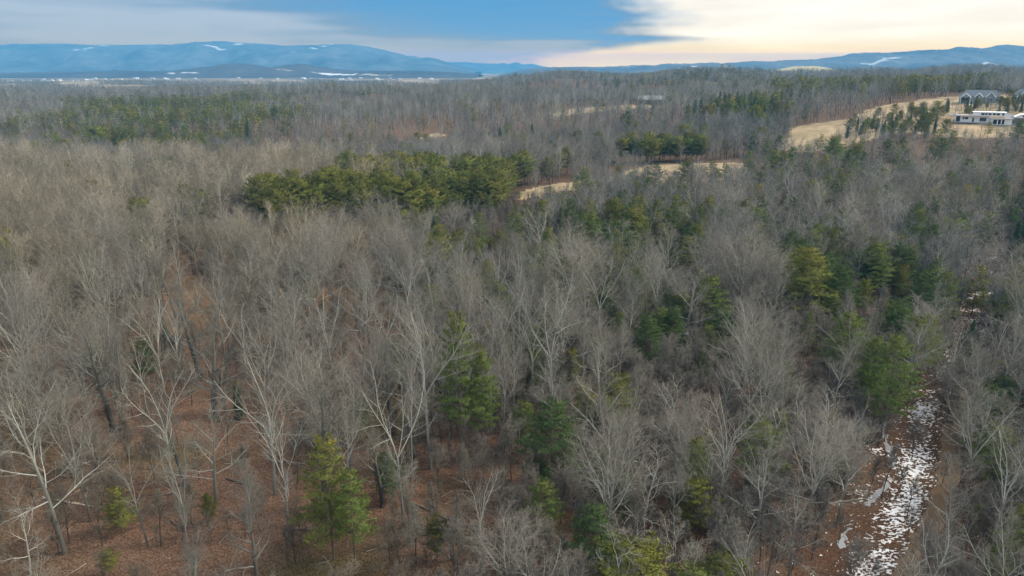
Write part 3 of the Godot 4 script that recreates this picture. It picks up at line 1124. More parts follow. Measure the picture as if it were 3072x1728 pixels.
func sheet(called: String, test: Callable, lift: float, x0: float, x1: float, d0: float, d1: float, cell: float, m: Material, label: String, kind: String, thin := Color.WHITE) -> void:
	# a thin layer lying on the ground wherever test(x, D) is positive; its edge feathers down into the soil
	var nx := int((x1 - x0) / cell)
	var nd := int((d1 - d0) / cell)
	var mb := MB.new()
	var id := {}
	var val := PackedFloat32Array()
	val.resize((nx + 1) * (nd + 1))
	for b in nd + 1:
		for a in nx + 1:
			val[b * (nx + 1) + a] = test.call(x0 + a * cell, d0 + b * cell)
	for b in nd:
		for a in nx:
			var k := b * (nx + 1) + a
			var ks := [k, k + nx + 1, k + nx + 2, k + 1]
			if val[ks[0]] <= 0 and val[ks[1]] <= 0 and val[ks[2]] <= 0 and val[ks[3]] <= 0:
				continue
			if maxf(maxf(val[ks[0]], val[ks[1]]), maxf(val[ks[2]], val[ks[3]])) < 0.03:
				continue
			for kk: int in ks:
				if not id.has(kk):
					id[kk] = mb.v.size()
					var x := x0 + (kk % (nx + 1)) * cell
					var D := d0 + (kk / (nx + 1)) * cell
					mb.v.append(Vector3(x, land_sheet(x, D) + (lift * clampf(val[kk] * 5.0, 0.0, 1.0) if val[kk] > 0.0 else -0.12), -D))
					mb.n.append(Vector3.UP)
					mb.c.append(thin.lerp(Color.WHITE, clampf(val[kk] * 3.0, 0.0, 1.0)))
					mb.u.append(Vector2(x, D) / 4.0)
			for c: int in [0, 1, 2, 0, 2, 3]:
				mb.i.append(id[ks[c]])
	var o := put(called, mb.mesh(m))
	tag(o, label, "", "", kind)

func land_sheet(x: float, D: float) -> float:   # the height of the ground mesh itself, between its vertices
	var s := 3.4
	var a := floorf(x / s) * s
	var b := floorf(D / s) * s
	var fx := (x - a) / s
	var fd := (D - b) / s
	var p := land(a, b)
	var r := land(a + s, b + s)
	if fx > fd:
		var q := land(a + s, b)
		return p + (q - p) * fx + (r - q) * fd
	var q2 := land(a, b + s)
	return p + (q2 - p) * fd + (r - q2) * fx

func trail_x(D: float) -> float:
	return creek_x(D) + 4.6 + 1.2 * sin(D * 0.06 + 1.0)

func build_creek() -> void:
	var earth := mat(Color(0.25, 0.17, 0.105), 0.95, 0.2)
	earth.albedo_texture = noise_tex(0.05, FastNoiseLite.TYPE_SIMPLEX_SMOOTH, 5, Color(0.6, 0.58, 0.55), Color(1, 1, 1), 8)
	sheet("path", func(x: float, D: float) -> float:
		var w := 2.3 + 1.1 * n_mid.get_noise_2d(x * 9.0, D * 9.0)
		return (w - absf(x - trail_x(D))) * 0.4 * (1.0 if D < 150.0 else 0.0), 0.012, 30.0, 115.0, 50.0, 152.0, 0.7, earth, "tan trail of bare soil and dry grass beside the snow", "structure")
	var snow := mat(Color(0.72, 0.74, 0.77), 0.7, 0.3)
	snow.vertex_color_use_as_albedo = true
	sheet("snow", func(x: float, D: float) -> float:
		var off := x - creek_x(D)
		if absf(off) > 32.0:
			return -1.0
		var n := n_fine.get_noise_2d(x * 7.0, D * 14.0) * 0.8 + n_fine.get_noise_2d(x * 24.0 + 50.0, D * 44.0) * 1.5
		var band := gs((off + 0.7) / 3.5) * (0.5 + 0.6 * ss(-0.45, 0.25, n_mid.get_noise_1d(D * 3.0 + 60.0)))
		band += 0.55 * gs((off + 7.5) / 2.0) * ss(0.0, 0.3, n_mid.get_noise_1d(D * 4.0 + 300.0))
		if D > 128.0:
			band = 0.8 * gs((off - 4.0) / 12.0) * ss(-0.15, 0.5, n_mid.get_noise_2d(x * 3.0, D * 4.0)) + 0.12 * gs(off / 15.0)
		if absf(x - trail_x(D)) < 1.6 and D < 135.0:
			band -= 0.45
		return (n * 0.9 + band * 0.95 - 0.72) * (1.0 if D < 240.0 else 0.0), 0.06, 26.0, 190.0, 50.0, 240.0, 0.21, snow, "broken patches of white snow along the creek bank", "stuff", Color(0.42, 0.33, 0.26))
	var ice := mat(Color(0.27, 0.29, 0.30), 0.25, 0.5)
	sheet("creek_ice", func(x: float, D: float) -> float:
		var off := x - (creek_x(D) - 5.6 + 1.6 * sin(D * 0.21))
		return (0.6 + 0.8 * n_fine.get_noise_2d(x * 8.0, D * 8.0) - absf(off)) * 0.5 * ss(-0.15, 0.1, n_mid.get_noise_1d(D * 5.0 + 11.0)), 0.03, 26.0, 100.0, 52.0, 130.0, 0.3, ice, "grey frozen stretch of the narrow creek", "structure")

# ---------------------------------------------------------------- ridges far away
func ridge(called: String, prof: Array, deep: float, front: float, back: float, base: float, bump: float, cell: float, cols: Array, label: String, white: Array) -> void:
	# prof: picture-like pairs are already turned into metres: x, height of the crest
	var xs := []
	var hs := []
	for k in prof.size() / 2:
		xs.append(float(prof[2 * k]))
		hs.append(float(prof[2 * k + 1]))
	var x0: float = xs[0]
	var x1: float = xs[-1]
	var nx := int((x1 - x0) / cell)
	var nd := int((front + back) / (cell * 1.3))
	var mb := MB.new()
	var at := 0
	for b in nd + 1:
		var dd := -front + (front + back) * b / nd
		for a in nx + 1:
			var x := x0 + (x1 - x0) * a / nx
			while at < xs.size() - 2 and xs[at + 1] < x:
				at += 1
			if a == 0:
				at = 0
			var f: float = clampf((x - xs[at]) / (xs[at + 1] - xs[at]), 0, 1)
			f = f * f * (3.0 - 2.0 * f) * 0.5 + f * 0.5
			var crest: float = lerpf(hs[at], hs[at + 1], f)
			var t := 1.0 - absf(dd) / (front if dd < 0 else back)
			var gully := n_big.get_noise_2d(x * 0.55 + dd * 0.12, dd * 0.10) * 0.9 + n_big.get_noise_2d(x * 1.6 - dd * 0.3 + 700.0, dd * 0.35) * 0.35
			var shape := clampf(t * t * (3.0 - 2.0 * t) * 0.55 + t * 0.45, 0.0, 1.0)
			var y := base + (crest - base) * clampf(shape + gully * 0.42 * t * (1.0 - t) * 2.4, -0.03, 1.02)
			y += bump * n_fine.get_noise_2d(x * 1.1, dd * 1.1) * minf(1.0, t * 3.0)
			mb.v.append(Vector3(x, y, -(deep + dd)))
			var m := 0.5 + 0.5 * n_mid.get_noise_2d(x * 0.06, dd * 0.06) + 0.35 * n_fine.get_noise_2d(x * 0.4, dd * 0.4)
			var col: Color = cols[0].lerp(cols[1], clampf(m, 0, 1))
			for w: Array in white:
				var e := Vector2((x - w[0]) / (w[2] * 0.75), (dd - w[1]) / (w[3] * 0.7))
				if e.length() + 0.9 * n_fine.get_noise_2d(x * 0.7, dd * 0.7) < 1.0:
					col = col.lerp(Color(0.70, 0.72, 0.74) if w.size() < 5 else w[4], 0.8)
			mb.c.append(col)
	mb.n.resize(mb.v.size())
	for b in nd + 1:
		for a in nx + 1:
			var k := b * (nx + 1) + a
			var l := mb.v[k - 1 if a > 0 else k]; var r := mb.v[k + 1 if a < nx else k]
			var f := mb.v[k - nx - 1 if b > 0 else k]; var g := mb.v[k + nx + 1 if b < nd else k]
			mb.n[k] = (r - l).cross(g - f).normalized()
			if a < nx and b < nd:
				for c: int in [k, k + nx + 1, k + nx + 2, k, k + nx + 2, k + 1]:
					mb.i.append(c)
	var o := put(called, mb.mesh(vmat(1.0, 0.1)))
	tag(o, label, "", "", "structure")

func build_ridges() -> void:
	var wood := [Color(0.03, 0.032, 0.036), Color(0.16, 0.162, 0.17)]
	ridge("mountain", [-7416, 352, -6961, 359, -6635, 365, -5893, 385, -5430, 365, -4924, 367, -4405, 372, -4052, 400, -3713, 412, -3573, 396, -3199, 381, -2943, 356, -2618, 365, -2345, 376, -2112, 377, -1867, 345, -1701, 312, -1534, 275, -1354, 231, -1302, 234, -1173, 205, -1094, 215, -1016, 201, -874, 159, -680, 106, -419, 40],
		9500, 2400, 1500, 6, 9, 42, wood, "long blue mountain ridge with small snowy clearings across the valley",
		[[-5254, -500, 130, 60], [-5137, -620, 45, 60], [-5083, -500, 50, 50], [-5020, -430, 45, 30], [-3640, -560, 90, 45], [-3520, -640, 80, 40], [-3467, -200, 60, 110], [-2309, -60, 60, 50], [-2462, -420, 50, 60], [-2380, -200, 40, 30]])
	ridge("distant_ridge", [-2446, 231, -1892, 196, -1446, 223, -1242, 201, -1076, 191, -853, 196, -705, 179, -260, 168, -148, 186, -74, 159, 74, 201, 204, 156, 371, 168, 576, 117, 893, 72, 1265, 20],
		13500, 1800, 1200, 0, 5, 60, wood, "low blue peaks on the horizon beyond the end of the mountain", [])
	ridge("right_hills", [-103, 20, 154, 69, 350, 78, 580, 82, 691, 81, 862, 85, 972, 91, 1092, 98, 1203, 93, 1347, 109, 1458, 106, 1678, 117, 1790, 109, 2009, 128, 2223, 124, 2306, 136, 2578, 141, 2779, 168, 2911, 194, 3079, 200, 3191, 194, 3265, 207, 3385, 198, 3467, 217, 3694, 224, 3775, 243, 3894, 242, 3981, 230, 4069, 253, 4169, 260, 4332, 249, 4550, 258, 4897, 226],
		6200, 1500, 1100, 6, 9, 34, wood, "blue wooded hills with snowy clearings along the right horizon",
		[[2780, -560, 120, 26], [2990, -420, 55, 40], [3060, -440, 60, 30], [3480, -900, 110, 30], [1420, -420, 110, 40], [1720, -420, 110, 50, Color(0.45, 0.36, 0.25)], [950, -300, 90, 30]])
	ridge("valley_hills", [-3961, 30, -3673, 36, -3242, 40, -2954, 46, -2753, 51, -2596, 47, -2381, 50, -2199, 76, -2053, 96, -1967, 103, -1875, 96, -1769, 74, -1698, 66, -1589, 92, -1495, 96, -1389, 82, -1233, 57, -1054, 50, -803, 49, -516, 46, -229, 30],
		5200, 900, 800, 4, 9, 24, [Color(0.035, 0.033, 0.036), Color(0.10, 0.09, 0.088)], "wooded hillocks rising from the valley floor before the mountain",
		[[-1160, -420, 190, 90], [-1500, -430, 60, 40, Color(0.5, 0.4, 0.3)], [-2150, -480, 130, 30], [-900, -500, 120, 60, Color(0.45, 0.4, 0.3)]])
	ridge("grass_hill", [892, 20, 930, 40, 990, 52, 1051, 58, 1130, 71, 1209, 72, 1291, 61, 1340, 48, 1392, 20],
		2900, 300, 250, 8, 0.6, 10, [Color(0.32, 0.29, 0.15), Color(0.42, 0.36, 0.21)], "smooth tan grassy hill before the blue hills on the right", [])
	# farms and a village on the valley floor
	rng.seed = 77
	var white := mat(Color(0.62, 0.62, 0.61))
	var tin := mat(Color(0.42, 0.44, 0.46), 0.5, 0.5)
	var slate := mat(Color(0.16, 0.17, 0.19))
	var dark := mat(Color(0.03, 0.03, 0.035), 0.3, 0.5)
	var spots := [
		["valley village", -2330, -1990, 3050, 3500, 22, 9.0, 16.0],
		["row of valley sheds", -2320, -1750, 3700, 4250, 12, 11.0, 28.0],
		["fields below the hillocks", -1620, -1000, 3700, 4250, 10, 10.0, 22.0],
		["farm under the snowy knoll", -960, -420, 3300, 4300, 14, 9.0, 18.0],
	]
	for a: Array in spots:
		var xs := []
		for k in a[5]:
			xs.append(rr(a[1], a[2]))
		xs.sort()
		for k in a[5]:
			var D := rr(a[3], a[4])
			var w := rr(a[6], a[7])
			var d := rr(8.0, 12.0)
			var hgt := rr(3.5, 6.5)
			var o := thing("farm_building", Vector3(xs[k], land(xs[k], D) - 0.5, -D), rr(-0.5, 0.5), "%s white building, %s in the %s" % ["long low" if w > 17.0 else "small", ordinal(k, a[5]), a[0]], "building", "white buildings in the valley")
			gable_block(o, w, d, hgt, rr(2.0, 4.0), white, [tin, slate, white][rng.randi() % 3], dark)

func gable_block(o: Node3D, w: float, d: float, hgt: float, rise: float, wall: Material, roof: Material, dark: Material) -> void:
	var b := MB.new()
	b.box(Vector3(-w / 2, -1.5, -d / 2), Vector3(w / 2, hgt, d / 2))
	for s: float in [-1.0, 1.0]:
		var p := Vector3(s * w / 2, hgt, -d / 2); var q := Vector3(s * w / 2, hgt, d / 2); var r := Vector3(s * w / 2, hgt + rise, 0)
		if s > 0: b.tri(q, p, r)
		else: b.tri(p, q, r)
	put("wall", b.mesh(wall), o)
	put("roof", roof_mesh(w + 0.8, d + 0.9, hgt - 0.05, rise, roof), o)
	var g := MB.new()
	for k in 3:
		var x := (k - 1) * w * 0.3
		g.box(Vector3(x - 0.7, 1.0, d / 2 - 0.1), Vector3(x + 0.7, 2.6, d / 2 + 0.04))
	var win := put("window", g.mesh(dark), o)
	win.set_meta("kind", "stuff")

func roof_mesh(w: float, d: float, y: float, rise: float, m: Material) -> Mesh:   # a gabled roof with thickness, ridge along x
	var b := MB.new()
	for s: float in [-1.0, 1.0]:
		var e0 := Vector3(-w / 2, y, s * d / 2); var e1 := Vector3(w / 2, y, s * d / 2)
		var r0 := Vector3(-w / 2, y + rise + 0.12, 0); var r1 := Vector3(w / 2, y + rise + 0.12, 0)
		var up := Vector3(0, 0.25, 0)
		if s > 0:
			b.quad(e0 + up, e1 + up, r1 + up, r0 + up)
			b.quad(e1, e0, r0, r1)
			b.quad(e0, e1, e1 + up, e0 + up)
		else:
			b.quad(e1 + up, e0 + up, r0 + up, r1 + up)
			b.quad(e0, e1, r1, r0)
			b.quad(e1, e0, e0 + up, e1 + up)
		b.quad(e1, r1, r1 + up, e1 + up)
		b.quad(r0, e0, e0 + up, r0 + up)
	return b.mesh(m)


func part_box(o: Node, called: String, x0: float, x1: float, y0: float, y1: float, z0: float, z1: float, m: Material) -> MeshInstance3D:
	var b := MB.new()
	b.box(Vector3(x0, y0, z0), Vector3(x1, y1, z1))
	return put(called, b.mesh(m), o)

func window_at(o: Node, x0: float, x1: float, y0: float, y1: float, z: float, frame: Material, glass: Material, bars := 1) -> void:
	var f := MB.new()
	var t := 0.12
	f.box(Vector3(x0 - t, y0 - t, z - 0.05), Vector3(x1 + t, y0, z + 0.1))
	f.box(Vector3(x0 - t, y1, z - 0.05), Vector3(x1 + t, y1 + t, z + 0.1))
	f.box(Vector3(x0 - t, y0, z - 0.05), Vector3(x0, y1, z + 0.1))
	f.box(Vector3(x1, y0, z - 0.05), Vector3(x1 + t, y1, z + 0.1))
	for k in bars:
		var x := lerpf(x0, x1, (k + 1.0) / (bars + 1.0))
		f.box(Vector3(x - 0.05, y0, z - 0.05), Vector3(x + 0.05, y1, z + 0.09))
	var w := put("window", f.mesh(frame), o)
	part_box(w, "pane", x0, x1, y0, y1, z - 0.04, z + 0.05, glass)

func build_houses() -> void:
	var white := mat(Color(0.74, 0.75, 0.76))
	var trim := mat(Color(0.80, 0.81, 0.81))
	var glass := mat(Color(0.018, 0.022, 0.028), 0.1, 0.6)
	var roofing := mat(Color(0.36, 0.34, 0.34))
	var concrete := mat(Color(0.36, 0.36, 0.35))
	var stone := mat(Color(0.25, 0.25, 0.25))
	stone.albedo_texture = noise_tex(0.09, FastNoiseLite.TYPE_CELLULAR, 1, Color(0.7, 0.7, 0.7), Color(1, 1, 1), 12)
	stone.uv1_triplanar = true
	stone.uv1_scale = Vector3(0.15, 0.15, 0.15)
	var door_mat := mat(Color(0.30, 0.36, 0.40))
	# the modern white house on the meadow
	var X := 306.5
	var D := 459.0
	var o := thing("modern_house", Vector3(X, land(X, D) + 0.6, -D), -0.52, "modern white house with flat and butterfly roofs on the tan hill meadow", "house")
	part_box(o, "foundation", -17.2, 22.0, -5.0, 0.0, -9.0, 1.9, concrete)
	var wall := part_box(o, "wall", -14.5, 2.0, 0.0, 3.55, -8.0, 0.0, white)
	for k: Array in [[-13.2, -12.2], [-11.9, -10.1]]:
		window_at(wall, k[0], k[1], 1.5, 3.0, 0.0, trim, glass, 0)
	part_box(wall, "door", -7.8, -6.8, 0.05, 2.6, 0.0, 0.06, glass)
	window_at(wall, -3.7, -0.2, 0.5, 2.9, 0.0, trim, glass, 2)
	part_box(o, "glass_corner", -16.9, -14.5, 0.1, 3.5, -6.0, -0.3, glass)
	part_box(o, "flat_roof", -20.6, 1.6, 3.56, 4.15, -8.8, 2.2, roofing)
	for x: float in [-18.9, -17.1]:
		for z: float in [-3.5, 1.2]:
			part_box(o, "post", x - 0.2, x + 0.2, -4.5, 3.55, z - 0.2, z + 0.2, trim)
	part_box(o, "deck", -19.3, -4.0, -0.35, -0.02, 1.95, 3.4, concrete)
	part_box(o, "chimney", -17.2, -16.6, 4.16, 6.0, -3.0, -2.3, white)
	part_box(o, "roof_box", -19.0, -17.4, 4.16, 5.0, -4.0, -1.0, roofing)
	var up := part_box(o, "clerestory", -7.5, 10.0, 4.16, 6.1, -9.5, -2.0, white)
	for k: Array in [[-3.3, -1.5], [-1.1, 0.1], [0.6, 2.3], [3.0, 4.6], [5.0, 6.8], [7.9, 9.2]]:
		window_at(up, k[0], k[1], 4.45, 5.7, -2.0, trim, glass, 0)
	part_box(o, "clerestory_roof", -8.1, 10.4, 6.11, 6.4, -10.0, -1.2, trim)
	var sl := MB.new()
	for s: float in [0.0, 0.28]:
		sl.quad(Vector3(10.4, 6.1 + s, -1.2), Vector3(14.6, 3.9 + s, -1.2), Vector3(14.6, 3.9 + s, -10), Vector3(10.4, 6.1 + s, -10))
	sl.quad(Vector3(10.4, 6.1, -1.2), Vector3(14.6, 3.9, -1.2), Vector3(14.6, 4.18, -1.2), Vector3(10.4, 6.38, -1.2))
	put("sloping_roof", sl.mesh(trim), o)
	var wedge := MB.new()
	wedge.tri(Vector3(10.0, 3.0, -2.0), Vector3(14.6, 3.0, -2.0), Vector3(10.0, 6.1, -2.0))
	wedge.tri(Vector3(14.6, 3.0, -2.0), Vector3(14.6, 3.9, -2.0), Vector3(10.0, 6.1, -2.0))
	put("gable_wall", wedge.mesh(white), o)
	var fr := part_box(o, "front_block", 2.2, 13.4, -1.2, 2.55, -6.0, 4.0, white)
	for k: Array in [[3.5, 5.5], [6.0, 7.6], [8.1, 9.4]]:
		window_at(fr, k[0], k[1], -0.8, 2.1, 4.0, trim, glass, 0)
	part_box(o, "front_roof", 1.62, 14.2, 2.56, 3.0, -6.4, 5.2, roofing)
	part_box(o, "front_foundation", 2.4, 13.2, -5.0, -1.21, -5.8, 3.8, concrete)
	var wing := part_box(o, "wing_wall", 13.45, 22.8, 0.0, 3.3, -9.0, 0.5, stone)
	part_box(wing, "garage_door", 17.4, 21.6, 0.1, 2.4, 0.5, 0.58, door_mat)
	var wu := MB.new()
	var a0 := Vector3(14.6, 3.3, 0.3); var a1 := Vector3(22.6, 3.3, 0.3); var a2 := Vector3(22.6, 5.4, 0.3); var a3 := Vector3(17.8, 5.3, 0.3)
	wu.quad(a0, a1, a2, a3)
	wu.quad(a1, a1 + Vector3(0, 0, -8), a2 + Vector3(0, 0, -8), a2)
	var wp := put("wing_gable", wu.mesh(white), o)
	for k: Array in [[18.7, 19.8], [20.2, 21.3]]:
		window_at(wp, k[0], k[1], 3.75, 4.95, 0.3, trim, glass, 0)
	var wr := MB.new()
	for s: float in [0.0, 0.25]:
		wr.quad(Vector3(14.2, 3.4 + s, 1.0), Vector3(17.8, 5.35 + s, 1.0), Vector3(17.8, 5.35 + s, -9), Vector3(14.2, 3.4 + s, -9))
		wr.quad(Vector3(17.8, 5.35 + s, 1.0), Vector3(23.3, 5.5 + s, 1.0), Vector3(23.3, 5.5 + s, -9), Vector3(17.8, 5.35 + s, -9))
	wr.quad(Vector3(14.2, 3.4, 1.0), Vector3(17.8, 5.35, 1.0), Vector3(17.8, 5.6, 1.0), Vector3(14.2, 3.65, 1.0))
	wr.quad(Vector3(17.8, 5.35, 1.0), Vector3(23.3, 5.5, 1.0), Vector3(23.3, 5.75, 1.0), Vector3(17.8, 5.6, 1.0))
	put("wing_roof", wr.mesh(trim), o)
	# two blue-grey houses on the crest
	var blue := mat(Color(0.25, 0.31, 0.36))
	var blue_roof := mat(Color(0.115, 0.14, 0.165))
	X = 341.0
	D = 523.0
	o = thing("blue_house", Vector3(X, land(X, D) + 0.4, -D), -0.55, "blue-grey house with three white-trimmed gables at the top of the hill", "house")
	blue_house(o, 25.0, [[-8.6, 3.2, 3.6, 6.0, true], [-0.6, 2.5, 3.9, 6.4, false], [6.6, 3.0, 3.9, 7.2, false]], blue, blue_roof, trim, glass)
	X = 369.0
	D = 512.0
	o = thing("blue_house", Vector3(X, land(X, D) + 0.4, -D), -0.62, "blue-grey house with one big white gable at the right edge of the hill", "house")
	blue_house(o, 20.0, [[-2.0, 5.0, 3.4, 7.6, true]], blue, blue_roof, trim, glass)
	# the long shed in the distant field
	var tin := mat(Color(0.33, 0.35, 0.36), 0.6, 0.4)
	var shed := mat(Color(0.19, 0.18, 0.17))
	o = thing("long_barn", Vector3(139.0, land(139.0, 716.0) + 2.0, -716.0), -0.12, "long open barn with a pale metal roof beside a distant field", "barn")
	part_box(o, "wall", -12.5, 12.5, -3.0, 3.4, -4.5, -4.2, shed)
	for k in 7:
		part_box(o, "post", -12.3 + k * 4.1 - 0.15, -12.3 + k * 4.1 + 0.15, -3.0, 3.4, 3.8, 4.1, shed)
	for s: float in [-1.0, 1.0]:
		part_box(o, "end_wall", s * 12.4 - 0.1, s * 12.4 + 0.1, -3.0, 3.4, -4.19, 3.79, shed)
	put("roof", roof_mesh(26.5, 11.0, 3.5, 3.4, tin), o)
	# cars by the blue house
	car(328.0, 514.0, 0.6, "white car parked left of the blue-grey house with three gables")
	car(359.0, 517.0, 2.6, "white car parked between the two blue-grey houses")
	# scrub on the meadow
	var scrub := [[262.0, 452.0, 0.42, "round reddish bush alone on the tan meadow"], [268.0, 449.0, 0.34, "pale thin bush beside the reddish bush on the meadow"], [237.0, 452.0, 0.36, "small bush near the hedge on the tan meadow"], [243.0, 441.0, 0.32, "low brushy mound at the lower edge of the meadow"], [250.0, 444.0, 0.2, "tiny dark bush low on the tan meadow"]]
	for k in scrub.size():
		var s: Array = scrub[k]
		var t := thing("bush", Vector3(s[0], land(s[0], s[1]) - 0.3, -s[1]), k * 1.3, s[3], "bush", "bushes on the hill meadow")
		var m := put("branches", shrub_protos[k % 3].mesh, t)
		m.scale = Vector3(s[2] * 1.5, s[2], s[2] * 1.5)
	var rk := thing("boulder", Vector3(255.0, land(255.0, 470.0), -470.0), 0.4, "pale boulder by the scrubby hedge on the meadow", "boulder")
	var rb := SphereMesh.new()
	rb.radius = 1.0; rb.height = 1.5; rb.radial_segments = 10; rb.rings = 6
	rb.material = mat(Color(0.55, 0.52, 0.47))
	put("rock", rb, rk).scale = Vector3(1.4, 0.9, 1.0)

func blue_house(o: Node3D, w: float, gables: Array, wall: Material, roof: Material, trim: Material, glass: Material) -> void:
	part_box(o, "wall", -w / 2, w / 2, -3.0, 4.2, -10.0, 0.0, wall)
	var b := MB.new()
	var e := w / 2 + 0.5
	var y := 4.25
	var z0 := 0.6; var z1 := -10.6
	var r0 := Vector3(-e + 4.2, 8.7, -5.0); var r1 := Vector3(e - 3.2, 8.7, -5.0)
	var A := Vector3(-e, y, z0); var B := Vector3(e, y, z0); var C := Vector3(e, y, z1); var E := Vector3(-e, y, z1)
	b.quad(A, B, r1, r0)
	b.tri(B, C, r1)
	b.quad(C, E, r0, r1)
	b.tri(E, A, r0)
	b.box(Vector3(-e, y - 0.25, z1), Vector3(e, y - 0.01, z0))
	put("roof", b.mesh(roof), o)
	for g: Array in gables:
		var cx: float = g[0]; var hw: float = g[1]; var ev: float = g[2]; var ap: float = g[3]
		var zf := 1.8
		var m := MB.new()
		if not g[4]:
			m.box(Vector3(cx - hw + 0.2, -3.0, 0.01), Vector3(cx + hw - 0.2, ev, zf))
		m.tri(Vector3(cx - hw + 0.2, ev, zf), Vector3(cx + hw - 0.2, ev, zf), Vector3(cx, ap - 0.1, zf))
		var gw := put("gable", m.mesh(wall), o)
		var t := MB.new()
		var rf := MB.new()
		for s: float in [-1.0, 1.0]:
			var p := Vector3(cx + s * (hw + 0.3), ev - 0.2, zf + 0.35)
			var q := Vector3(cx, ap + 0.25, zf + 0.35)
			t.tube(PackedVector3Array([p, q]), 0.24, 0.24, 4, Color.WHITE, Color.WHITE, false)
			var back := Vector3(0, 0, -5.0)
			if s < 0: rf.quad(p, q, q + back, p + back)
			else: rf.quad(q, p, p + back, q + back)
		put("roof", rf.mesh(roof), gw)
		put("white_trim", t.mesh(trim), gw)
		if g[4]:
			part_box(gw, "painted_porch_shade", cx - hw + 0.3, cx + hw - 0.3, 0.0, ev - 0.4, 0.005, 0.05, glass)  # flat dark sheet on the wall, painting in the shade inside the porch
			for s: float in [-1.0, 1.0]:
				part_box(gw, "post", cx + s * (hw - 0.3) - 0.16, cx + s * (hw - 0.3) + 0.16, -3.0, ev - 0.1, zf - 0.2, zf + 0.15, trim)
		else:
			window_at(gw, cx - 0.9, cx + 0.9, 0.9, 3.0, zf, trim, glass, 1)
	for x: float in [w / 2 - 3.4, w / 2 - 1.6]:
		window_at(o, x - 0.5, x + 0.5, 1.0, 3.0, 0.0, trim, glass, 0)

func car(x: float, D: float, turn: float, label: String) -> void:
	var o := thing("parked_car", Vector3(x, land(x, D) + 0.1, -D), turn, label, "car", "white cars parked on the hilltop")
	var paint := mat(Color(0.8, 0.8, 0.79), 0.3, 0.5)
	var glass := mat(Color(0.02, 0.025, 0.03), 0.1, 0.6)
	var tyre := mat(Color(0.02, 0.02, 0.02))
	var prof := PackedVector2Array([Vector2(-2.2, 0.35), Vector2(2.2, 0.35), Vector2(2.25, 0.8), Vector2(1.2, 0.95), Vector2(-1.1, 1.0), Vector2(-2.2, 0.95)])
	var top := PackedVector2Array([Vector2(-1.9, 0.95), Vector2(1.15, 0.95), Vector2(0.5, 1.5), Vector2(-1.5, 1.52)])
	for k in 2:
		var c := CSGPolygon3D.new()
		c.name = "body" if k == 0 else "cabin_glass"
		c.polygon = prof if k == 0 else top
		c.depth = 1.75 if k == 0 else 1.5
		c.position.z = c.depth * 0.5
		c.material = paint if k == 0 else glass
		o.add_child(c)
	part_box(o, "car_roof", -1.45, 0.5, 1.525, 1.57, -0.72, 0.72, paint)
	for sx: float in [-1.4, 1.4]:
		for sz: float in [-0.85, 0.85]:
			var w := CylinderMesh.new()
			w.top_radius = 0.34; w.bottom_radius = 0.34; w.height = 0.22; w.radial_segments = 12
			w.material = tyre
			var m := put("wheel", w, o)
			m.rotation.x = PI / 2
			m.position = Vector3(sx, 0.34, sz)


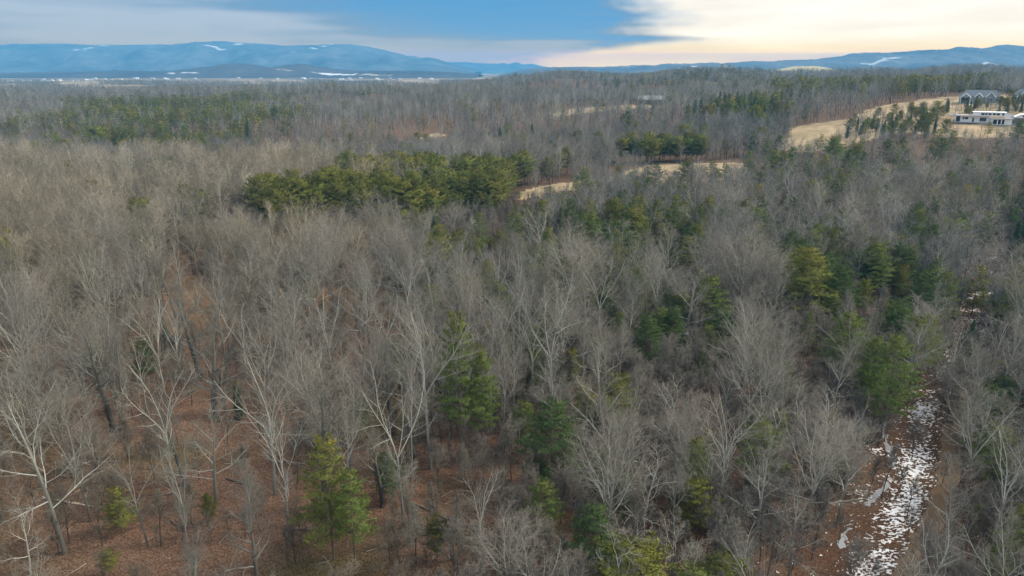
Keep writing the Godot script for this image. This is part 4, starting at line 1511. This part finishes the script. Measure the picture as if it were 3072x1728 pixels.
func build_logs() -> void:
	var logs := [
		[-62.0, 83.5, 1.35, 9.0, 0.17, Color(0.46, 0.40, 0.31), "pale barkless log lying across the leafy slope", true],
		[-55.0, 84.5, 1.25, 7.0, 0.16, Color(0.12, 0.10, 0.08), "dark fallen trunk beyond the pale barkless log", false],
		[-38.5, 88.0, 1.1, 9.0, 0.16, Color(0.12, 0.10, 0.08), "dark fallen log uphill of the mossy pine sapling", false],
		[-44.0, 78.5, 1.0, 5.0, 0.14, Color(0.13, 0.09, 0.075), "short reddish log near the mossy pine sapling", false],
		[-26.5, 77.5, 1.45, 7.0, 0.17, Color(0.11, 0.085, 0.07), "dark log behind the lobed pine pair", false],
		[-9.0, 80.0, 1.0, 13.0, 0.18, Color(0.12, 0.10, 0.075), "long mossy dark trunk lying in front of the tall middle pine", false],
		[3.0, 84.5, 1.5, 6.0, 0.13, Color(0.08, 0.065, 0.05), "thin dark log at the foot of the dark broad pine", false],
		[2.5, 100.0, 0.3, 9.0, 0.16, Color(0.20, 0.19, 0.15), "grey fallen trunk with broken branches behind the dark broad pine", true],
		[-82.0, 112.0, 0.8, 8.0, 0.2, Color(0.10, 0.085, 0.07), "dark rotting log near the twin dark oaks", false],
		[12.0, 73.0, 1.9, 8.0, 0.14, Color(0.11, 0.09, 0.07), "dark log under the white crooked tree", false],
	]
	for a: Array in logs:
		rng.seed = int(absf(a[0]) * 17.0)
		var o := thing("fallen_log", Vector3(a[0], land_sheet(a[0], a[1]) + a[4] * 0.6, -a[1]), a[2] - PI * 0.5, a[6], "fallen log", "logs lying on the forest floor")
		var mb := MB.new()
		var l: float = a[3]
		var slope := (land_sheet(a[0] + cos(a[2] - PI * 0.5) * l * 0.5, a[1] + sin(a[2] - PI * 0.5) * l * 0.5) - land_sheet(a[0] - cos(a[2] - PI * 0.5) * l * 0.5, a[1] - sin(a[2] - PI * 0.5) * l * 0.5))
		var pts := PackedVector3Array()
		for k in 7:
			pts.append(Vector3((k / 6.0 - 0.5) * l, (k / 6.0 - 0.5) * slope + rr(-0.04, 0.04), rr(-0.12, 0.12)))
		mb.tube(pts, a[4] * 1.2, a[4] * 0.5, 7, a[5], a[5] * 1.2, true)
		put("trunk", mb.mesh(bark_mat), o)
		for k in 3:
			var st := MB.new()
			var p := pts[2 + k]
			var d := Vector3(0.6, rr(0.2, 0.7), rr(-0.8, 0.8)).normalized()
			st.tube(PackedVector3Array([p, p + d * 0.7, p + d * 0.7 + (d + rv() * 0.4).normalized() * (1.8 if a[7] else 0.6)]), a[4] * 0.35, 0.02, 4, a[5], a[5] * 1.1, true)
			put("broken_branch", st.mesh(bark_mat), o)

func _ready() -> void:
	n_big.frequency = 0.0035; n_big.fractal_octaves = 4; n_big.seed = 3
	n_mid.frequency = 0.02; n_mid.fractal_octaves = 3; n_mid.seed = 4
	n_fine.frequency = 0.05; n_fine.fractal_octaves = 3; n_fine.seed = 5
	n_sky.frequency = 0.022; n_sky.fractal_octaves = 4; n_sky.seed = 9
	# camera
	var cam := Camera3D.new()
	cam.name = "camera"
	cam.position = Vector3(0, EYE, 0)
	cam.rotation_degrees = Vector3(-PITCH, 0, 0)
	cam.fov = rad_to_deg(2.0 * atan(288.0 / FOCAL))
	cam.near = 0.5
	cam.far = 40000.0
	add_child(cam)
	cam.current = true
	# sky, air and exposure
	var env := Environment.new()
	env.background_mode = Environment.BG_SKY
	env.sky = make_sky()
	env.background_energy_multiplier = 1.0
	env.tonemap_mode = Environment.TONE_MAPPER_LINEAR
	env.tonemap_exposure = 1.85
	env.fog_enabled = true
	env.fog_light_color = Color(0.38, 0.76, 1.0)
	env.fog_density = HAZE
	env.sdfgi_enabled = true
	env.ssao_enabled = true
	env.ssil_enabled = true
	var we := WorldEnvironment.new()
	we.name = "world_environment"
	we.environment = env
	add_child(we)
	# the sun, behind high cloud to the right
	var sun := DirectionalLight3D.new()
	sun.name = "sun"
	sun.light_color = Color(1.0, 0.95, 0.87)
	sun.light_energy = 0.75
	sun.light_angular_distance = 14.0
	sun.shadow_enabled = true
	sun.sky_mode = DirectionalLight3D.SKY_MODE_LIGHT_ONLY
	add_child(sun)
	sun.look_at_from_position(Vector3.ZERO, -Vector3(0.75, 0.75, -0.1), Vector3.UP)
	lay_out()
	build_ground()
	build_creek()
	build_ridges()
	make_protos()
	build_woods()
	build_houses()
	build_logs()
	build_litter()
